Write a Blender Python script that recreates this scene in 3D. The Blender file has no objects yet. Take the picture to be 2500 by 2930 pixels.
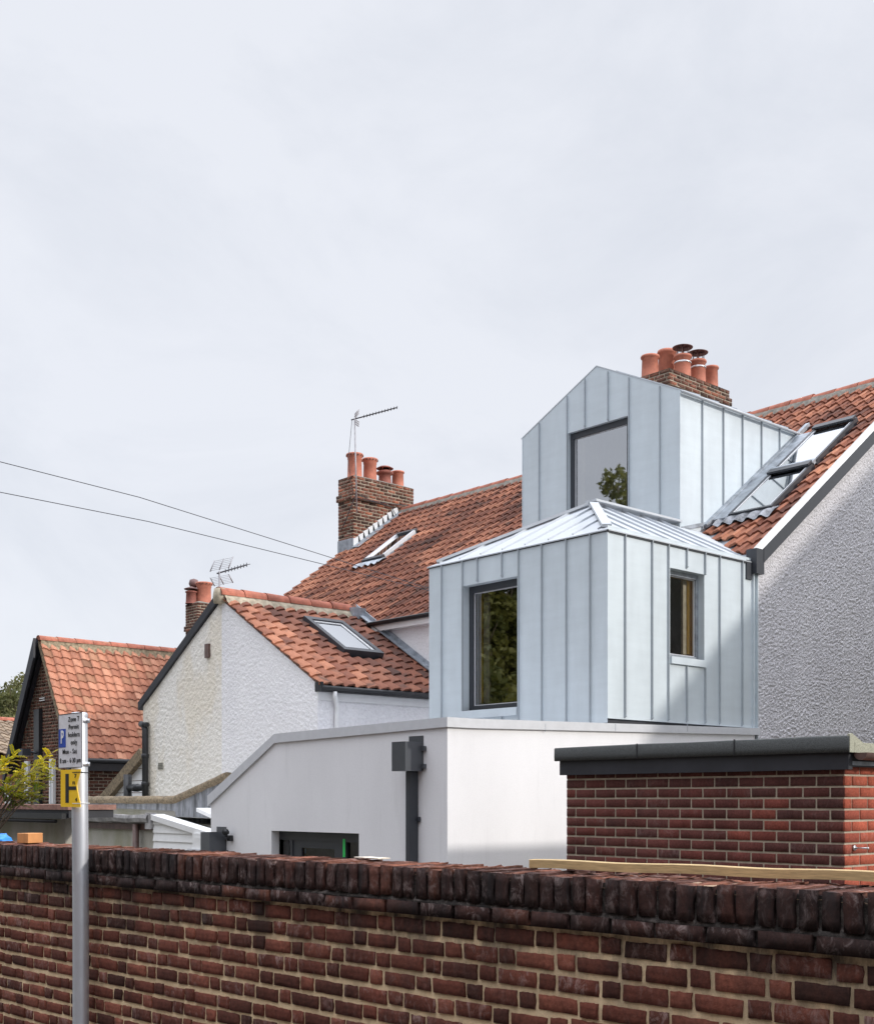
import bpy, bmesh, math, random
from mathutils import Vector, Matrix, noise
random.seed(7)
R = math.radians
# ------------------------------------------------------------------ camera
# world axes: +x runs along the sunlit side walls (away to the right), +y along the terrace (away to the left)
EYE = 2.2; F = 3500.0; CX = 1250.0; HY = 2290.0
FW = Vector((.669, .743, 0)).normalized(); RT = Vector((FW.y, -FW.x, 0))
sc = bpy.context.scene; COL = sc.collection
cd = bpy.data.cameras.new("camera"); cam = bpy.data.objects.new("camera", cd); COL.objects.link(cam)
cam.location = (0, 0, EYE); cam.rotation_euler = (R(90), 0, -math.atan2(FW.x, FW.y))
cd.sensor_fit = 'VERTICAL'; cd.sensor_height = 29.30; cd.lens = F/100.0
cd.shift_y = (HY-1465)/2930.0; cd.clip_start = .05; cd.clip_end = 2000
sc.camera = cam
# ------------------------------------------------------------------ sky
w = bpy.data.worlds.new("World"); sc.world = w; w.use_nodes = True
SUN = Vector((.378, -.815, .438)).normalized()
def world():
    nt = w.node_tree; N = nt.nodes; L = nt.links; N.clear()
    out = N.new('ShaderNodeOutputWorld'); bg = N.new('ShaderNodeBackground'); bg2 = N.new('ShaderNodeBackground')
    sky = N.new('ShaderNodeTexSky'); sky.sky_type = 'NISHITA'; sky.sun_disc = False
    sky.sun_elevation = math.asin(SUN.z); sky.sun_rotation = math.atan2(SUN.x, SUN.y)
    tc = N.new('ShaderNodeTexCoord'); mp = N.new('ShaderNodeMapping'); mp.inputs['Scale'].default_value = (1.0, 1.0, 1.7)
    n1 = N.new('ShaderNodeTexNoise'); n1.inputs['Scale'].default_value = 3.4; n1.inputs['Detail'].default_value = 9; n1.inputs['Roughness'].default_value = .6
    n1.inputs['Distortion'].default_value = .4
    rp = N.new('ShaderNodeValToRGB'); e = rp.color_ramp.elements
    e[0].position = .33; e[0].color = (.715, .745, .815, 1); e[1].position = .58; e[1].color = (.815, .838, .90, 1)
    add = N.new('ShaderNodeMixShader'); add.inputs[0].default_value = .93
    L.new(tc.outputs['Generated'], mp.inputs[0]); L.new(mp.outputs[0], n1.inputs['Vector'])
    L.new(n1.outputs['Fac'], rp.inputs[0]); L.new(rp.outputs[0], bg2.inputs[0])
    # an overcast sky is brighter towards the zenith than near the horizon
    sp = N.new('ShaderNodeSeparateXYZ'); mr = N.new('ShaderNodeMapRange'); mr.inputs['From Min'].default_value = .585; mr.inputs['From Max'].default_value = 1.0
    mr.inputs['To Min'].default_value = 1.0; mr.inputs['To Max'].default_value = 4.6
    L.new(tc.outputs['Generated'], sp.inputs[0]); L.new(sp.outputs['Z'], mr.inputs[0]); L.new(mr.outputs[0], bg2.inputs[1])
    L.new(sky.outputs[0], bg.inputs[0]); bg.inputs[1].default_value = .12
    L.new(bg.outputs[0], add.inputs[1]); L.new(bg2.outputs[0], add.inputs[2]); L.new(add.outputs[0], out.inputs[0])
world()
sl = bpy.data.lights.new("sun", 'SUN'); sl.energy = 2.2; sl.angle = R(3.4); sl.color = (1, .95, .88)
so = bpy.data.objects.new("sun", sl); COL.objects.link(so)
so.rotation_euler = SUN.to_track_quat('Z', 'Y').to_euler(); so.location = (20, -20, 30)
sc.view_settings.view_transform = 'Standard'; sc.view_settings.look = 'None'; sc.view_settings.exposure = 0.09
sc.render.engine = 'CYCLES'; sc.cycles.max_bounces = 8; sc.cycles.transparent_max_bounces = 12

# ------------------------------------------------------------------ photo pixel -> point on a known plane
def ray(px, py): return FW + RT*((px-CX)/F) + Vector((0, 0, (HY-py)/F))
EV = Vector((0, 0, EYE))
def onX(px, py, x): d = ray(px, py); return EV + d*(x/d.x)
def onY(px, py, y): d = ray(px, py); return EV + d*(y/d.y)
def onP(px, py, a, b): d = ray(px, py); return EV + d*((b-EYE)/(d.z-a*d.x))       # plane z = a x + b
def onQ(px, py, a, b): d = ray(px, py); return EV + d*((b-EYE)/(d.z-a*d.y))       # plane z = a y + b
def at(px, py, Z): return EV + ray(px, py)*Z

UP = Vector((0, 0, 1))
# ------------------------------------------------------------------ mesh builder
class MB:
    def __init__(s): s.v = []; s.f = []; s.c = []; s.m = []; s.sm = []
    def add(s, vs, fs, col=(.5, .5, .5), mi=0, smooth=False):
        o = len(s.v); s.v += [tuple(p) for p in vs]; s.c += [col]*len(vs)
        for f in fs: s.f.append([i+o for i in f]); s.m.append(mi); s.sm.append(smooth)
        return s
    def box(s, a, b, col=(.5, .5, .5), mi=0, bev=0):
        x0, y0, z0 = a; x1, y1, z1 = b
        x0, x1 = min(x0, x1), max(x0, x1); y0, y1 = min(y0, y1), max(y0, y1); z0, z1 = min(z0, z1), max(z0, z1)
        vs = [(x0,y0,z0),(x1,y0,z0),(x1,y1,z0),(x0,y1,z0),(x0,y0,z1),(x1,y0,z1),(x1,y1,z1),(x0,y1,z1)]
        return s.add(vs, [(0,3,2,1),(4,5,6,7),(0,1,5,4),(1,2,6,5),(2,3,7,6),(3,0,4,7)], col, mi)
    def obox(s, o, a, b, c, col=(.5, .5, .5), mi=0):      # oriented box: corner o, edge vectors a b c
        o = Vector(o); a = Vector(a); b = Vector(b); c = Vector(c)
        vs = [o, o+a, o+a+b, o+b, o+c, o+a+c, o+a+b+c, o+b+c]
        fs = [(0,3,2,1),(4,5,6,7),(0,1,5,4),(1,2,6,5),(2,3,7,6),(3,0,4,7)]
        if a.cross(b).dot(c) < 0: fs = [f[::-1] for f in fs]
        return s.add(vs, fs, col, mi)
    def beam(s, p, q, w, h, up=(0, 0, 1), col=(.5, .5, .5), mi=0):
        p = Vector(p); q = Vector(q); d = (q-p); u = Vector(up); u = Vector((1, 0, 0)) if d.cross(u).length < 1e-6 else u; sd = d.cross(u).normalized(); u2 = sd.cross(d).normalized()
        return s.obox(p-sd*w/2-u2*h/2, d, sd*w, u2*h, col, mi)
    def prism(s, poly, ext, col=(.5, .5, .5), mi=0):
        n = len(poly); e = Vector(ext); P = [Vector(p) for p in poly]
        vs = P + [p+e for p in P]
        fs = [tuple(range(n)), tuple(range(2*n-1, n-1, -1))] + [(i, i+n, (i+1) % n+n, (i+1) % n) for i in range(n)]
        nn = Vector((0, 0, 0))
        for i in range(n): nn += P[i].cross(P[(i+1) % n])
        if nn.dot(e) > 0: fs = [f[::-1] for f in fs]
        return s.add(vs, fs, col, mi)
    def tube(s, pts, r, n=8, col=(.5, .5, .5), mi=0, cap=True):
        P = [Vector(p) for p in pts]; rs = r if isinstance(r, (list, tuple)) else [r]*len(P); o = []; ref = None
        for i, p in enumerate(P):
            t = (P[min(i+1, len(P)-1)]-P[max(i-1, 0)]).normalized()
            if ref is None: ref = Vector((0, 0, 1)) if abs(t.z) < .9 else Vector((1, 0, 0))
            u = t.cross(ref).normalized(); v = t.cross(u).normalized(); ref = -v if False else ref
            o += [p+(u*math.cos(a)+v*math.sin(a))*rs[i] for a in [2*math.pi*k/n for k in range(n)]]
        fs = []
        for i in range(len(P)-1):
            for k in range(n): fs.append((i*n+k, i*n+(k+1) % n, (i+1)*n+(k+1) % n, (i+1)*n+k))
        if cap: fs += [tuple(range(n))[::-1], tuple((len(P)-1)*n+k for k in range(n))]
        return s.add(o, fs, col, mi, True)
    def lathe(s, c, prof, n=20, col=(.5, .5, .5), mi=0):
        c = Vector(c); o = []
        for r, z in prof: o += [c+Vector((r*math.cos(2*math.pi*k/n), r*math.sin(2*math.pi*k/n), z)) for k in range(n)]
        fs = [(i*n+k, i*n+(k+1) % n, (i+1)*n+(k+1) % n, (i+1)*n+k) for i in range(len(prof)-1) for k in range(n)]
        return s.add(o, fs, col, mi, True)

ROOT = {}
def obj(name, mb, mats, parent=None, kind=None, label=None, recalc=False):
    me = bpy.data.meshes.new(name)
    base = ROOT.get(parent.name, Vector((0, 0, 0))) if parent else Vector((0, 0, 0))
    me.from_pydata([(x-base.x, y-base.y, z-base.z) for x, y, z in mb.v], [], mb.f)
    ca = me.color_attributes.new("tone", 'FLOAT_COLOR', 'POINT')
    ca.data.foreach_set("color", [q for c in mb.c for q in (c[0], c[1], c[2], 1.0)])
    mats = mats if isinstance(mats, (list, tuple)) else [mats]
    for m in mats: me.materials.append(m)
    me.polygons.foreach_set("material_index", mb.m); me.polygons.foreach_set("use_smooth", mb.sm)
    if recalc:
        bm = bmesh.new(); bm.from_mesh(me); bmesh.ops.recalc_face_normals(bm, faces=bm.faces); bm.to_mesh(me); bm.free()
    me.update()
    o = bpy.data.objects.new(name, me); COL.objects.link(o)
    if parent: o.parent = parent; ROOT[o.name] = base
    if kind: o['kind'] = kind
    if label: o['label'] = label
    return o
def thing(name, label, cat, loc, group=None):
    o = bpy.data.objects.new(name, None); COL.objects.link(o); o.location = loc; o.empty_display_size = .2
    o['label'] = label; o['category'] = cat
    if group: o['group'] = group
    ROOT[o.name] = Vector(loc); return o
def tag(o, label, cat, group=None):
    o['label'] = label; o['category'] = cat
    if group: o['group'] = group
    return o

# ------------------------------------------------------------------ materials
def mat(name):
    m = bpy.data.materials.new(name); m.use_nodes = True; nt = m.node_tree
    return m, nt.nodes, nt.links, nt.nodes['Principled BSDF']
def coords(N, scale=(1, 1, 1)):
    tc = N.new('ShaderNodeTexCoord'); mp = N.new('ShaderNodeMapping'); mp.inputs['Scale'].default_value = scale
    N.id_data.links.new(tc.outputs['Object'], mp.inputs[0]); return mp.outputs[0]
def noise_(N, vec, scale, detail=5, rough=.6, dist=0):
    n = N.new('ShaderNodeTexNoise'); n.inputs['Scale'].default_value = scale; n.inputs['Detail'].default_value = detail
    n.inputs['Roughness'].default_value = rough; n.inputs['Distortion'].default_value = dist
    N.id_data.links.new(vec, n.inputs['Vector']); return n.outputs['Fac']
def ramp(N, fac, stops):
    r = N.new('ShaderNodeValToRGB'); e = r.color_ramp.elements
    while len(e) < len(stops): e.new(.5)
    for i, (p, c) in enumerate(stops): e[i].position = p; e[i].color = (c[0], c[1], c[2], 1) if not isinstance(c, (int, float)) else (c, c, c, 1)
    N.id_data.links.new(fac, r.inputs[0]); return r.outputs[0]
def mix(N, fac, a, b, mode='MIX'):
    m = N.new('ShaderNodeMix'); m.data_type = 'RGBA'; m.blend_type = mode; L = N.id_data.links
    for k, v in ((0, fac), (6, a), (7, b)):
        sock = m.inputs[k]
        if isinstance(v, bpy.types.NodeSocket): L.new(v, sock)
        elif isinstance(v, (int, float)): sock.default_value = v if k == 0 else (v, v, v, 1)
        else: sock.default_value = (v[0], v[1], v[2], 1)
    return m.outputs[2]
def bump(N, bs, hs, strength=.5, dist=.01):
    b = N.new('ShaderNodeBump'); b.inputs['Strength'].default_value = strength; b.inputs['Distance'].default_value = dist
    N.id_data.links.new(hs, b.inputs['Height']); N.id_data.links.new(b.outputs[0], bs.inputs['Normal']); return b
def tone(N):
    a = N.new('ShaderNodeVertexColor'); a.layer_name = "tone"
    s = N.new('ShaderNodeSeparateColor'); N.id_data.links.new(a.outputs[0], s.inputs[0]); return s.outputs
def plain(name, c, rough=.5, metal=0, nscale=12, amt=.12, bmp=0, bscale=80, spec=.5, streak=None):
    m, N, L, B = mat(name); v = coords(N, streak or (1, 1, 1))
    n = noise_(N, v, nscale, 5)
    col = mix(N, ramp(N, n, [(.3, 0.0), (.7, 1.0)]), tuple(x*(1-amt) for x in c), tuple(min(1, x*(1+amt)) for x in c))
    L.new(col, B.inputs['Base Color']); B.inputs['Roughness'].default_value = rough; B.inputs['Metallic'].default_value = metal
    B.inputs['Specular IOR Level'].default_value = spec
    if bmp: bump(N, B, noise_(N, coords(N), bscale, 4), bmp, .004)
    return m
def brick_mat(name, dark, mid, light, soot=(.02, .018, .018), bloom=(.5, .4, .38), sootamt=.3, bloomamt=.35, bs=120):
    m, N, L, B = mat(name); v = coords(N); t = tone(N)
    base = ramp(N, t[0], [(0, dark), (.55, mid), (1, light)])
    fine = noise_(N, v, 55, 6, .7)
    base = mix(N, .8, base, ramp(N, noise_(N, coords(N, (1, 1, .45)), 2.6, 6, .65), [(.3, .5), (.7, 1.25)]), 'MULTIPLY')
    base = mix(N, .8, base, ramp(N, fine, [(.25, .35), (.75, 1.35)]), 'MULTIPLY')
    bl = noise_(N, coords(N, (1, 1, .6)), 22, 8, .75, .8)
    blm = mix(N, t[2], 0.0, ramp(N, bl, [(.50, 0.0), (.66, 1.0)]))
    base = mix(N, mix(N, bloomamt, 0.0, blm), base, bloom)
    s1 = noise_(N, coords(N, (1.2, 1.2, .35)), 5.0, 8, .7, .3)
    sm = ramp(N, s1, [(.40, 0.0), (.62, 1.0)])
    sf = mix(N, 1.0, sm, t[1], 'MULTIPLY'); sf = mix(N, sootamt, 0.0, sf) if sootamt < 1 else sf
    sf2 = mix(N, 1.0, sf, t[1], 'LIGHTEN') if sootamt >= 1 else sf
    base = mix(N, sf2, base, soot)
    L.new(base, B.inputs['Base Color']); B.inputs['Roughness'].default_value = .9; B.inputs['Specular IOR Level'].default_value = .25
    bump(N, B, noise_(N, v, bs, 6, .75), .85, .006)
    return m
def mortar_mat(name, c, dirty=.3):
    m, N, L, B = mat(name); v = coords(N); t = tone(N)
    n = noise_(N, v, 14, 8, .75); f = noise_(N, v, 220, 3, .8)
    col = mix(N, ramp(N, n, [(.3, 0.0), (.7, 1.0)]), tuple(x*.72 for x in c), tuple(x*1.12 for x in c))
    col = mix(N, .4, col, ramp(N, f, [(.2, .5), (.8, 1.3)]), 'MULTIPLY')
    if dirty > .5:
        col = mix(N, .9, col, ramp(N, noise_(N, v, 16, 9, .8), [(.36, .2), (.5, .8), (.56, 2.2), (.68, 5.0)]), 'MULTIPLY')
        L.new(col, B.inputs['Base Color']); B.inputs['Roughness'].default_value = .95; bump(N, B, n, .8, .012); return m
    s = mix(N, 1.0, ramp(N, noise_(N, coords(N, (1.2, 1.2, .4)), 5, 7, .7), [(.38, 0.0), (.6, 1.0)]), t[1], 'MULTIPLY')
    col = mix(N, s, col, (.05, .045, .045))
    L.new(col, B.inputs['Base Color']); B.inputs['Roughness'].default_value = .95; B.inputs['Specular IOR Level'].default_value = .15
    bump(N, B, f, .6, .004); return m
def render_mat(name, c, c2=None, scale=26, strength=.9, dist=.02, patch=None, stain=.12, vor=.5):
    m, N, L, B = mat(name); v = coords(N)
    n = noise_(N, coords(N, (1, 1, .5)), 1.3, 8, .65)
    col = mix(N, ramp(N, n, [(.35, 0.0), (.68, 1.0)]), c, c2 or tuple(x*(1-stain) for x in c))
    if patch: col = mix(N, ramp(N, noise_(N, coords(N, (1.6, 1.6, .7)), .9, 4, .5), [(.50, 0.0), (.60, 1.0)]), col, patch)
    h1 = noise_(N, v, scale, 8, .72, .1)
    vo = N.new('ShaderNodeTexVoronoi'); vo.inputs['Scale'].default_value = scale*1.25; L.new(v, vo.inputs['Vector'])
    h = mix(N, vor, ramp(N, h1, [(.36, 0.0), (.66, 1.0)]), vo.outputs['Distance'])
    pits = ramp(N, h1, [(.38, .78), (.52, 1.0)]); col = mix(N, min(1, strength)*.8, col, pits, 'MULTIPLY')
    L.new(col, B.inputs['Base Color']); B.inputs['Roughness'].default_value = .92; B.inputs['Specular IOR Level'].default_value = .2
    bump(N, B, h, strength, dist); return m
def sand_mat(name, c):
    m, N, L, B = mat(name); v = coords(N)
    n = noise_(N, coords(N, (1, 1, .45)), 1.1, 7, .6)
    col = mix(N, ramp(N, n, [(.35, 0.0), (.7, 1.0)]), c, tuple(x*.92 for x in c))
    n2 = noise_(N, coords(N, (3, 3, .35)), 2.2, 6, .7); col = mix(N, ramp(N, n2, [(.56, 0.0), (.78, .5)]), col, tuple(x*.78 for x in c))
    f = noise_(N, v, 190, 3, .7); col = mix(N, .35, col, ramp(N, f, [(.3, .72), (.7, 1.15)]), 'MULTIPLY')
    L.new(col, B.inputs['Base Color']); B.inputs['Roughness'].default_value = .95; B.inputs['Specular IOR Level'].default_value = .15
    bump(N, B, f, .5, .003); return m
def tile_mat(name, dark, mid, light, moss=(.12, .13, .07), mossamt=.25, lich=.3, spot=(.06, .045, .04)):
    m, N, L, B = mat(name); v = coords(N); t = tone(N)
    base = ramp(N, t[0], [(0, dark), (.5, mid), (1, light)])
    base = mix(N, .5, base, ramp(N, noise_(N, v, 30, 7, .7), [(.25, .45), (.75, 1.25)]), 'MULTIPLY')
    base = mix(N, ramp(N, noise_(N, v, 3.2, 8, .75), [(.52, 0.0), (.72, mossamt)]), base, spot)
    base = mix(N, ramp(N, noise_(N, v, 17, 5, .6), [(.66, 0.0), (.73, lich)]), base, (.42, .40, .33))
    base = mix(N, t[1], base, moss)
    L.new(base, B.inputs['Base Color']); B.inputs['Roughness'].default_value = .8; B.inputs['Specular IOR Level'].default_value = .3
    bump(N, B, noise_(N, v, 90, 5, .7), .4, .004); return m
def zinc_mat(name, c):
    m, N, L, B = mat(name)
    n = noise_(N, coords(N, (1, 1, .25)), 3, 6, .6); n2 = noise_(N, coords(N, (.25, .25, 1.4)), 8, 4, .6)
    col = mix(N, ramp(N, n, [(.3, 0.0), (.7, 1.0)]), tuple(x*.93 for x in c), tuple(x*1.05 for x in c))
    col = mix(N, .25, col, ramp(N, n2, [(.35, .88), (.65, 1.08)]), 'MULTIPLY')
    f = noise_(N, coords(N), 260, 2, .8); col = mix(N, .25, col, ramp(N, f, [(.3, .85), (.7, 1.1)]), 'MULTIPLY')
    L.new(col, B.inputs['Base Color']); B.inputs['Metallic'].default_value = .12; B.inputs['Specular IOR Level'].default_value = .6
    L.new(ramp(N, n, [(.2, .42), (.8, .56)]), B.inputs['Roughness'])
    bump(N, B, noise_(N, coords(N, (1, 1, .5)), 2.4, 2, .5), .5, .03); return m
def glass_mat(name, refl=.22, tint=(.8, .85, .82), ior=1.9):
    m, N, L, B = mat(name); N.remove(B); out = [n for n in N if n.type == 'OUTPUT_MATERIAL'][0]
    g = N.new('ShaderNodeBsdfGlossy'); g.inputs['Roughness'].default_value = .015; g.inputs['Color'].default_value = (.95, .97, 1, 1)
    t = N.new('ShaderNodeBsdfTransparent'); t.inputs['Color'].default_value = (*tint, 1)
    fr = N.new('ShaderNodeFresnel'); fr.inputs['IOR'].default_value = ior
    ad = N.new('ShaderNodeMath'); ad.operation = 'ADD'; ad.use_clamp = True; ad.inputs[1].default_value = refl
    mx = N.new('ShaderNodeMixShader'); L.new(fr.outputs[0], ad.inputs[0]); L.new(ad.outputs[0], mx.inputs[0])
    L.new(t.outputs[0], mx.inputs[1]); L.new(g.outputs[0], mx.inputs[2]); L.new(mx.outputs[0], out.inputs[0]); return m
def leaf_mat(name, a, b, trans=.35):
    m, N, L, B = mat(name); t = tone(N)
    col = mix(N, t[0], a, b); L.new(col, B.inputs['Base Color']); B.inputs['Roughness'].default_value = .6
    out = [n for n in N if n.type == 'OUTPUT_MATERIAL'][0]
    tr = N.new('ShaderNodeBsdfTranslucent'); L.new(col, tr.inputs[0]); mx = N.new('ShaderNodeMixShader'); mx.inputs[0].default_value = trans
    L.new(B.outputs[0], mx.inputs[1]); L.new(tr.outputs[0], mx.inputs[2]); L.new(mx.outputs[0], out.inputs[0]); return m

M = {}
M['brick_old'] = brick_mat('old red brick', (.075, .030, .022), (.18, .056, .037), (.31, .105, .068), sootamt=.85, bloomamt=.72, bloom=(.46, .33, .30))
M['brick_cop'] = brick_mat('sooty coping brick', (.045, .023, .019), (.095, .038, .029), (.44, .165, .095), soot=(.020, .017, .018), sootamt=.92, bloomamt=.7)
M['mortar_old'] = mortar_mat('lime mortar', (.86, .66, .42))
M['mortar_dark'] = mortar_mat('sooty mortar', (.055, .047, .043), .9)
M['mortar_top'] = mortar_mat('pale lime smear', (.42, .30, .21))
M['brick_gar'] = brick_mat('smooth red brick', (.105, .045, .040), (.20, .058, .046), (.52, .125, .072), sootamt=.25, bloomamt=.2)
M['mortar_gar'] = mortar_mat('cement mortar', (.52, .45, .35))
M['brick_chim'] = brick_mat('weathered chimney brick', (.09, .05, .038), (.25, .095, .062), (.46, .17, .10), soot=(.05, .05, .035), sootamt=.6, bloomamt=.5)
M['brick_far'] = brick_mat('brown brick', (.10, .05, .038), (.17, .075, .052), (.26, .11, .075), sootamt=.2, bloomamt=.15)
M['pebble'] = render_mat('pebbledash', (.95, .93, .97), (.86, .84, .89), 34, .8, .03, vor=.3)
M['white_rough'] = render_mat('white roughcast', (.94, .93, .945), (.87, .86, .885), 26, .55, .022)
M['cream_rough'] = render_mat('cream roughcast', (.91, .88, .83), (.87, .83, .77), 22, .55, .025, patch=(.86, .80, .70))
M['sand'] = sand_mat('white sand render', (.85, .845, .865))
M['oldrender'] = render_mat('stained outbuilding render', (.50, .48, .44), (.40, .39, .33), 12, .35, .01, patch=(.36, .35, .27))
M['tile'] = tile_mat('orange clay pantiles', (.13, .050, .034), (.31, .115, .068), (.56, .25, .145), mossamt=.7)
M['tile_old'] = tile_mat('weathered clay pantiles', (.075, .036, .028), (.215, .080, .050), (.46, .20, .12), mossamt=1.0)
M['tile_far'] = tile_mat('pale clay pantiles', (.28, .115, .075), (.47, .20, .125), (.66, .33, .215), mossamt=.5, lich=.55)
M['tile_grey'] = tile_mat('grey brown roof tiles', (.14, .10, .075), (.24, .18, .13), (.36, .28, .20))
M['ridge'] = plain('clay ridge tiles', (.40, .135, .085), .8, amt=.3, nscale=9, bmp=.3)
M['bedding'] = plain('ridge bedding mortar', (.24, .22, .19), .95, amt=.4, nscale=14, bmp=.5)
M['bedding_moss'] = plain('mossy bedding mortar', (.38, .33, .25), .95, amt=.4, nscale=10, bmp=.5)
M['zinc'] = zinc_mat('pre weathered zinc', (.585, .65, .695))
M['zinc_seam_shade'] = zinc_mat('zinc seam', (.40, .44, .475))  # darker than the sheet: shade of the seam sides put into the colour
M['zinc_rseam'] = zinc_mat('zinc roof seam', (.45, .48, .52))
M['zinc_roof'] = zinc_mat('zinc roof sheet', (.50, .53, .565))
M['coping_metal'] = plain('grey metal coping', (.60, .61, .64), .45, metal=.1, amt=.05)
M['lead'] = plain('lead flashing', (.30, .33, .37), .5, metal=.3, amt=.35, nscale=9, bmp=.3, bscale=20)
M['leadstreak'] = plain('streaked lead', (.23, .24, .265), .6, metal=.1, amt=.7, nscale=5, streak=(2, 2, .5))
M['anth'] = plain('anthracite metal', (.036, .040, .049), .45, amt=.06)
M['black'] = plain('black plastic', (.018, .019, .022), .4, amt=.2)
M['fascia'] = plain('black painted fascia', (.022, .023, .030), .55, amt=.25, nscale=4)
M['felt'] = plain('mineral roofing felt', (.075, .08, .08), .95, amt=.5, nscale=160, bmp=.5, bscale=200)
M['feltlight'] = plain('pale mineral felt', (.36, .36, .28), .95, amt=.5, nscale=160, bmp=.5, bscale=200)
M['white'] = plain('white plastic', (.80, .80, .80), .45, amt=.04)
M['whitepaint'] = plain('white painted mortar', (.70, .69, .66), .9, amt=.12, nscale=9, bmp=.3)
M['wood'] = plain('treated timber', (.50, .36, .18), .75, amt=.28, nscale=10, streak=(9, .7, 22), bmp=.15)
M['oak'] = plain('orange timber block', (.62, .28, .10), .7, amt=.2, nscale=12, streak=(1, 1, .3))
M['oldwood'] = plain('mossy old timber', (.22, .17, .11), .9, amt=.6, nscale=22, bmp=1.0, bscale=60)
M['gutterbrown'] = plain('brown gutter', (.11, .065, .055), .5, amt=.35)
M['galv'] = plain('painted steel pole', (.60, .62, .66), .42, metal=.6, amt=.08, nscale=5)
M['terracotta'] = plain('terracotta pot', (.48, .17, .11), .75, amt=.22, nscale=7, bmp=.2)
M['terradark'] = plain('sooty terracotta', (.28, .10, .075), .8, amt=.3, nscale=7)
M['steel'] = plain('bright steel', (.7, .7, .72), .3, metal=.8, amt=.05)
M['cowl'] = plain('brown cowl', (.16, .085, .08), .5, amt=.15)
M['cable'] = plain('cable', (.05, .05, .06), .7, amt=.05)
M['alu'] = plain('aerial aluminium', (.36, .35, .37), .5, metal=.3, amt=.1)
M['roomdark'] = plain('dark room', (.045, .04, .035), .9, amt=.2)
M['roomlight'] = plain('pale room wall', (.42, .41, .42), .9, amt=.05)
M['curtain'] = plain('ochre curtain', (.72, .44, .09), .9, amt=.25, nscale=20, streak=(6, 6, .4))
M['curtain_pale'] = plain('pale plaster edge', (.62, .56, .46), .9, amt=.1)
M['glass'] = glass_mat('window glass', .24, ior=1.5)
M['glass_side'] = glass_mat('side window glass', .0, ior=1.45, tint=(.9, .92, .88))
M['glass_bright'] = glass_mat('dormer glass', .33)
M['skyglass'] = plain('rooflight glass', (.42, .43, .47), .04, amt=.1, nscale=1.2, spec=1.0)  # opaque pane, sky reflection and pale interior put into the base colour
M['bark'] = plain('bark', (.20, .16, .12), .9, amt=.35, bmp=.5, bscale=30)
M['leafdark'] = leaf_mat('tree leaves', (.05, .07, .015), (.24, .23, .05))
M['leaffar'] = leaf_mat('far tree leaves', (.07, .09, .03), (.20, .19, .07))
M['leafyellow'] = leaf_mat('golden leaflets', (.10, .17, .015), (.80, .64, .03), .45)
M['ground'] = plain('garden ground', (.075, .072, .06), .95, amt=.3, nscale=2)
M['paving'] = plain('pavement', (.10, .098, .096), .9, amt=.15, nscale=3)
M['yellow'] = plain('yellow plate', (.98, .60, .01), .4, amt=.03)
M['signwhite'] = plain('sign white', (.74, .73, .76), .4, amt=.10, nscale=22)
M['blue'] = plain('sign blue', (.02, .07, .42), .4, amt=.15, nscale=60)
M['ink'] = plain('sign black', (.012, .012, .015), .5, amt=.05)
M['bluebag'] = plain('blue plastic', (.02, .25, .75), .3, amt=.25, nscale=14)
M['green'] = plain('green tape', (.03, .60, .12), .5, amt=.05)
M['glass_clear'] = glass_mat('clear glass', 0.0, ior=1.5)
M['glass_sky'] = glass_mat('rooflight glass', .38)
M['reveal_grey'] = plain('grey brown reveal', (.36, .31, .25), .9, amt=.25, nscale=14)
M['shaft'] = plain('white light shaft', (.66, .67, .68), .9, amt=.04)
M['anth_gloss'] = plain('glossy anthracite metal', (.075, .08, .09), .28, amt=.05)
M['white_lead'] = plain('pale stepped lead', (.66, .68, .70), .6, amt=.1)
M['moss_bed'] = plain('lichened bedding', (.30, .24, .16), .95, amt=.6, nscale=16, bmp=.5)
M['rust_moss'] = plain('rusty mossy roof edge', (.26, .14, .11), .9, amt=.4, nscale=14, bmp=.6, bscale=40)
M['dirty_metal'] = plain('dirty zinc gutter', (.34, .33, .33), .5, amt=.6, nscale=7)
M['stucco_px'] = plain('old white brick', (.75, .68, .58), .9, amt=.2, nscale=25, bmp=.5)

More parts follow.
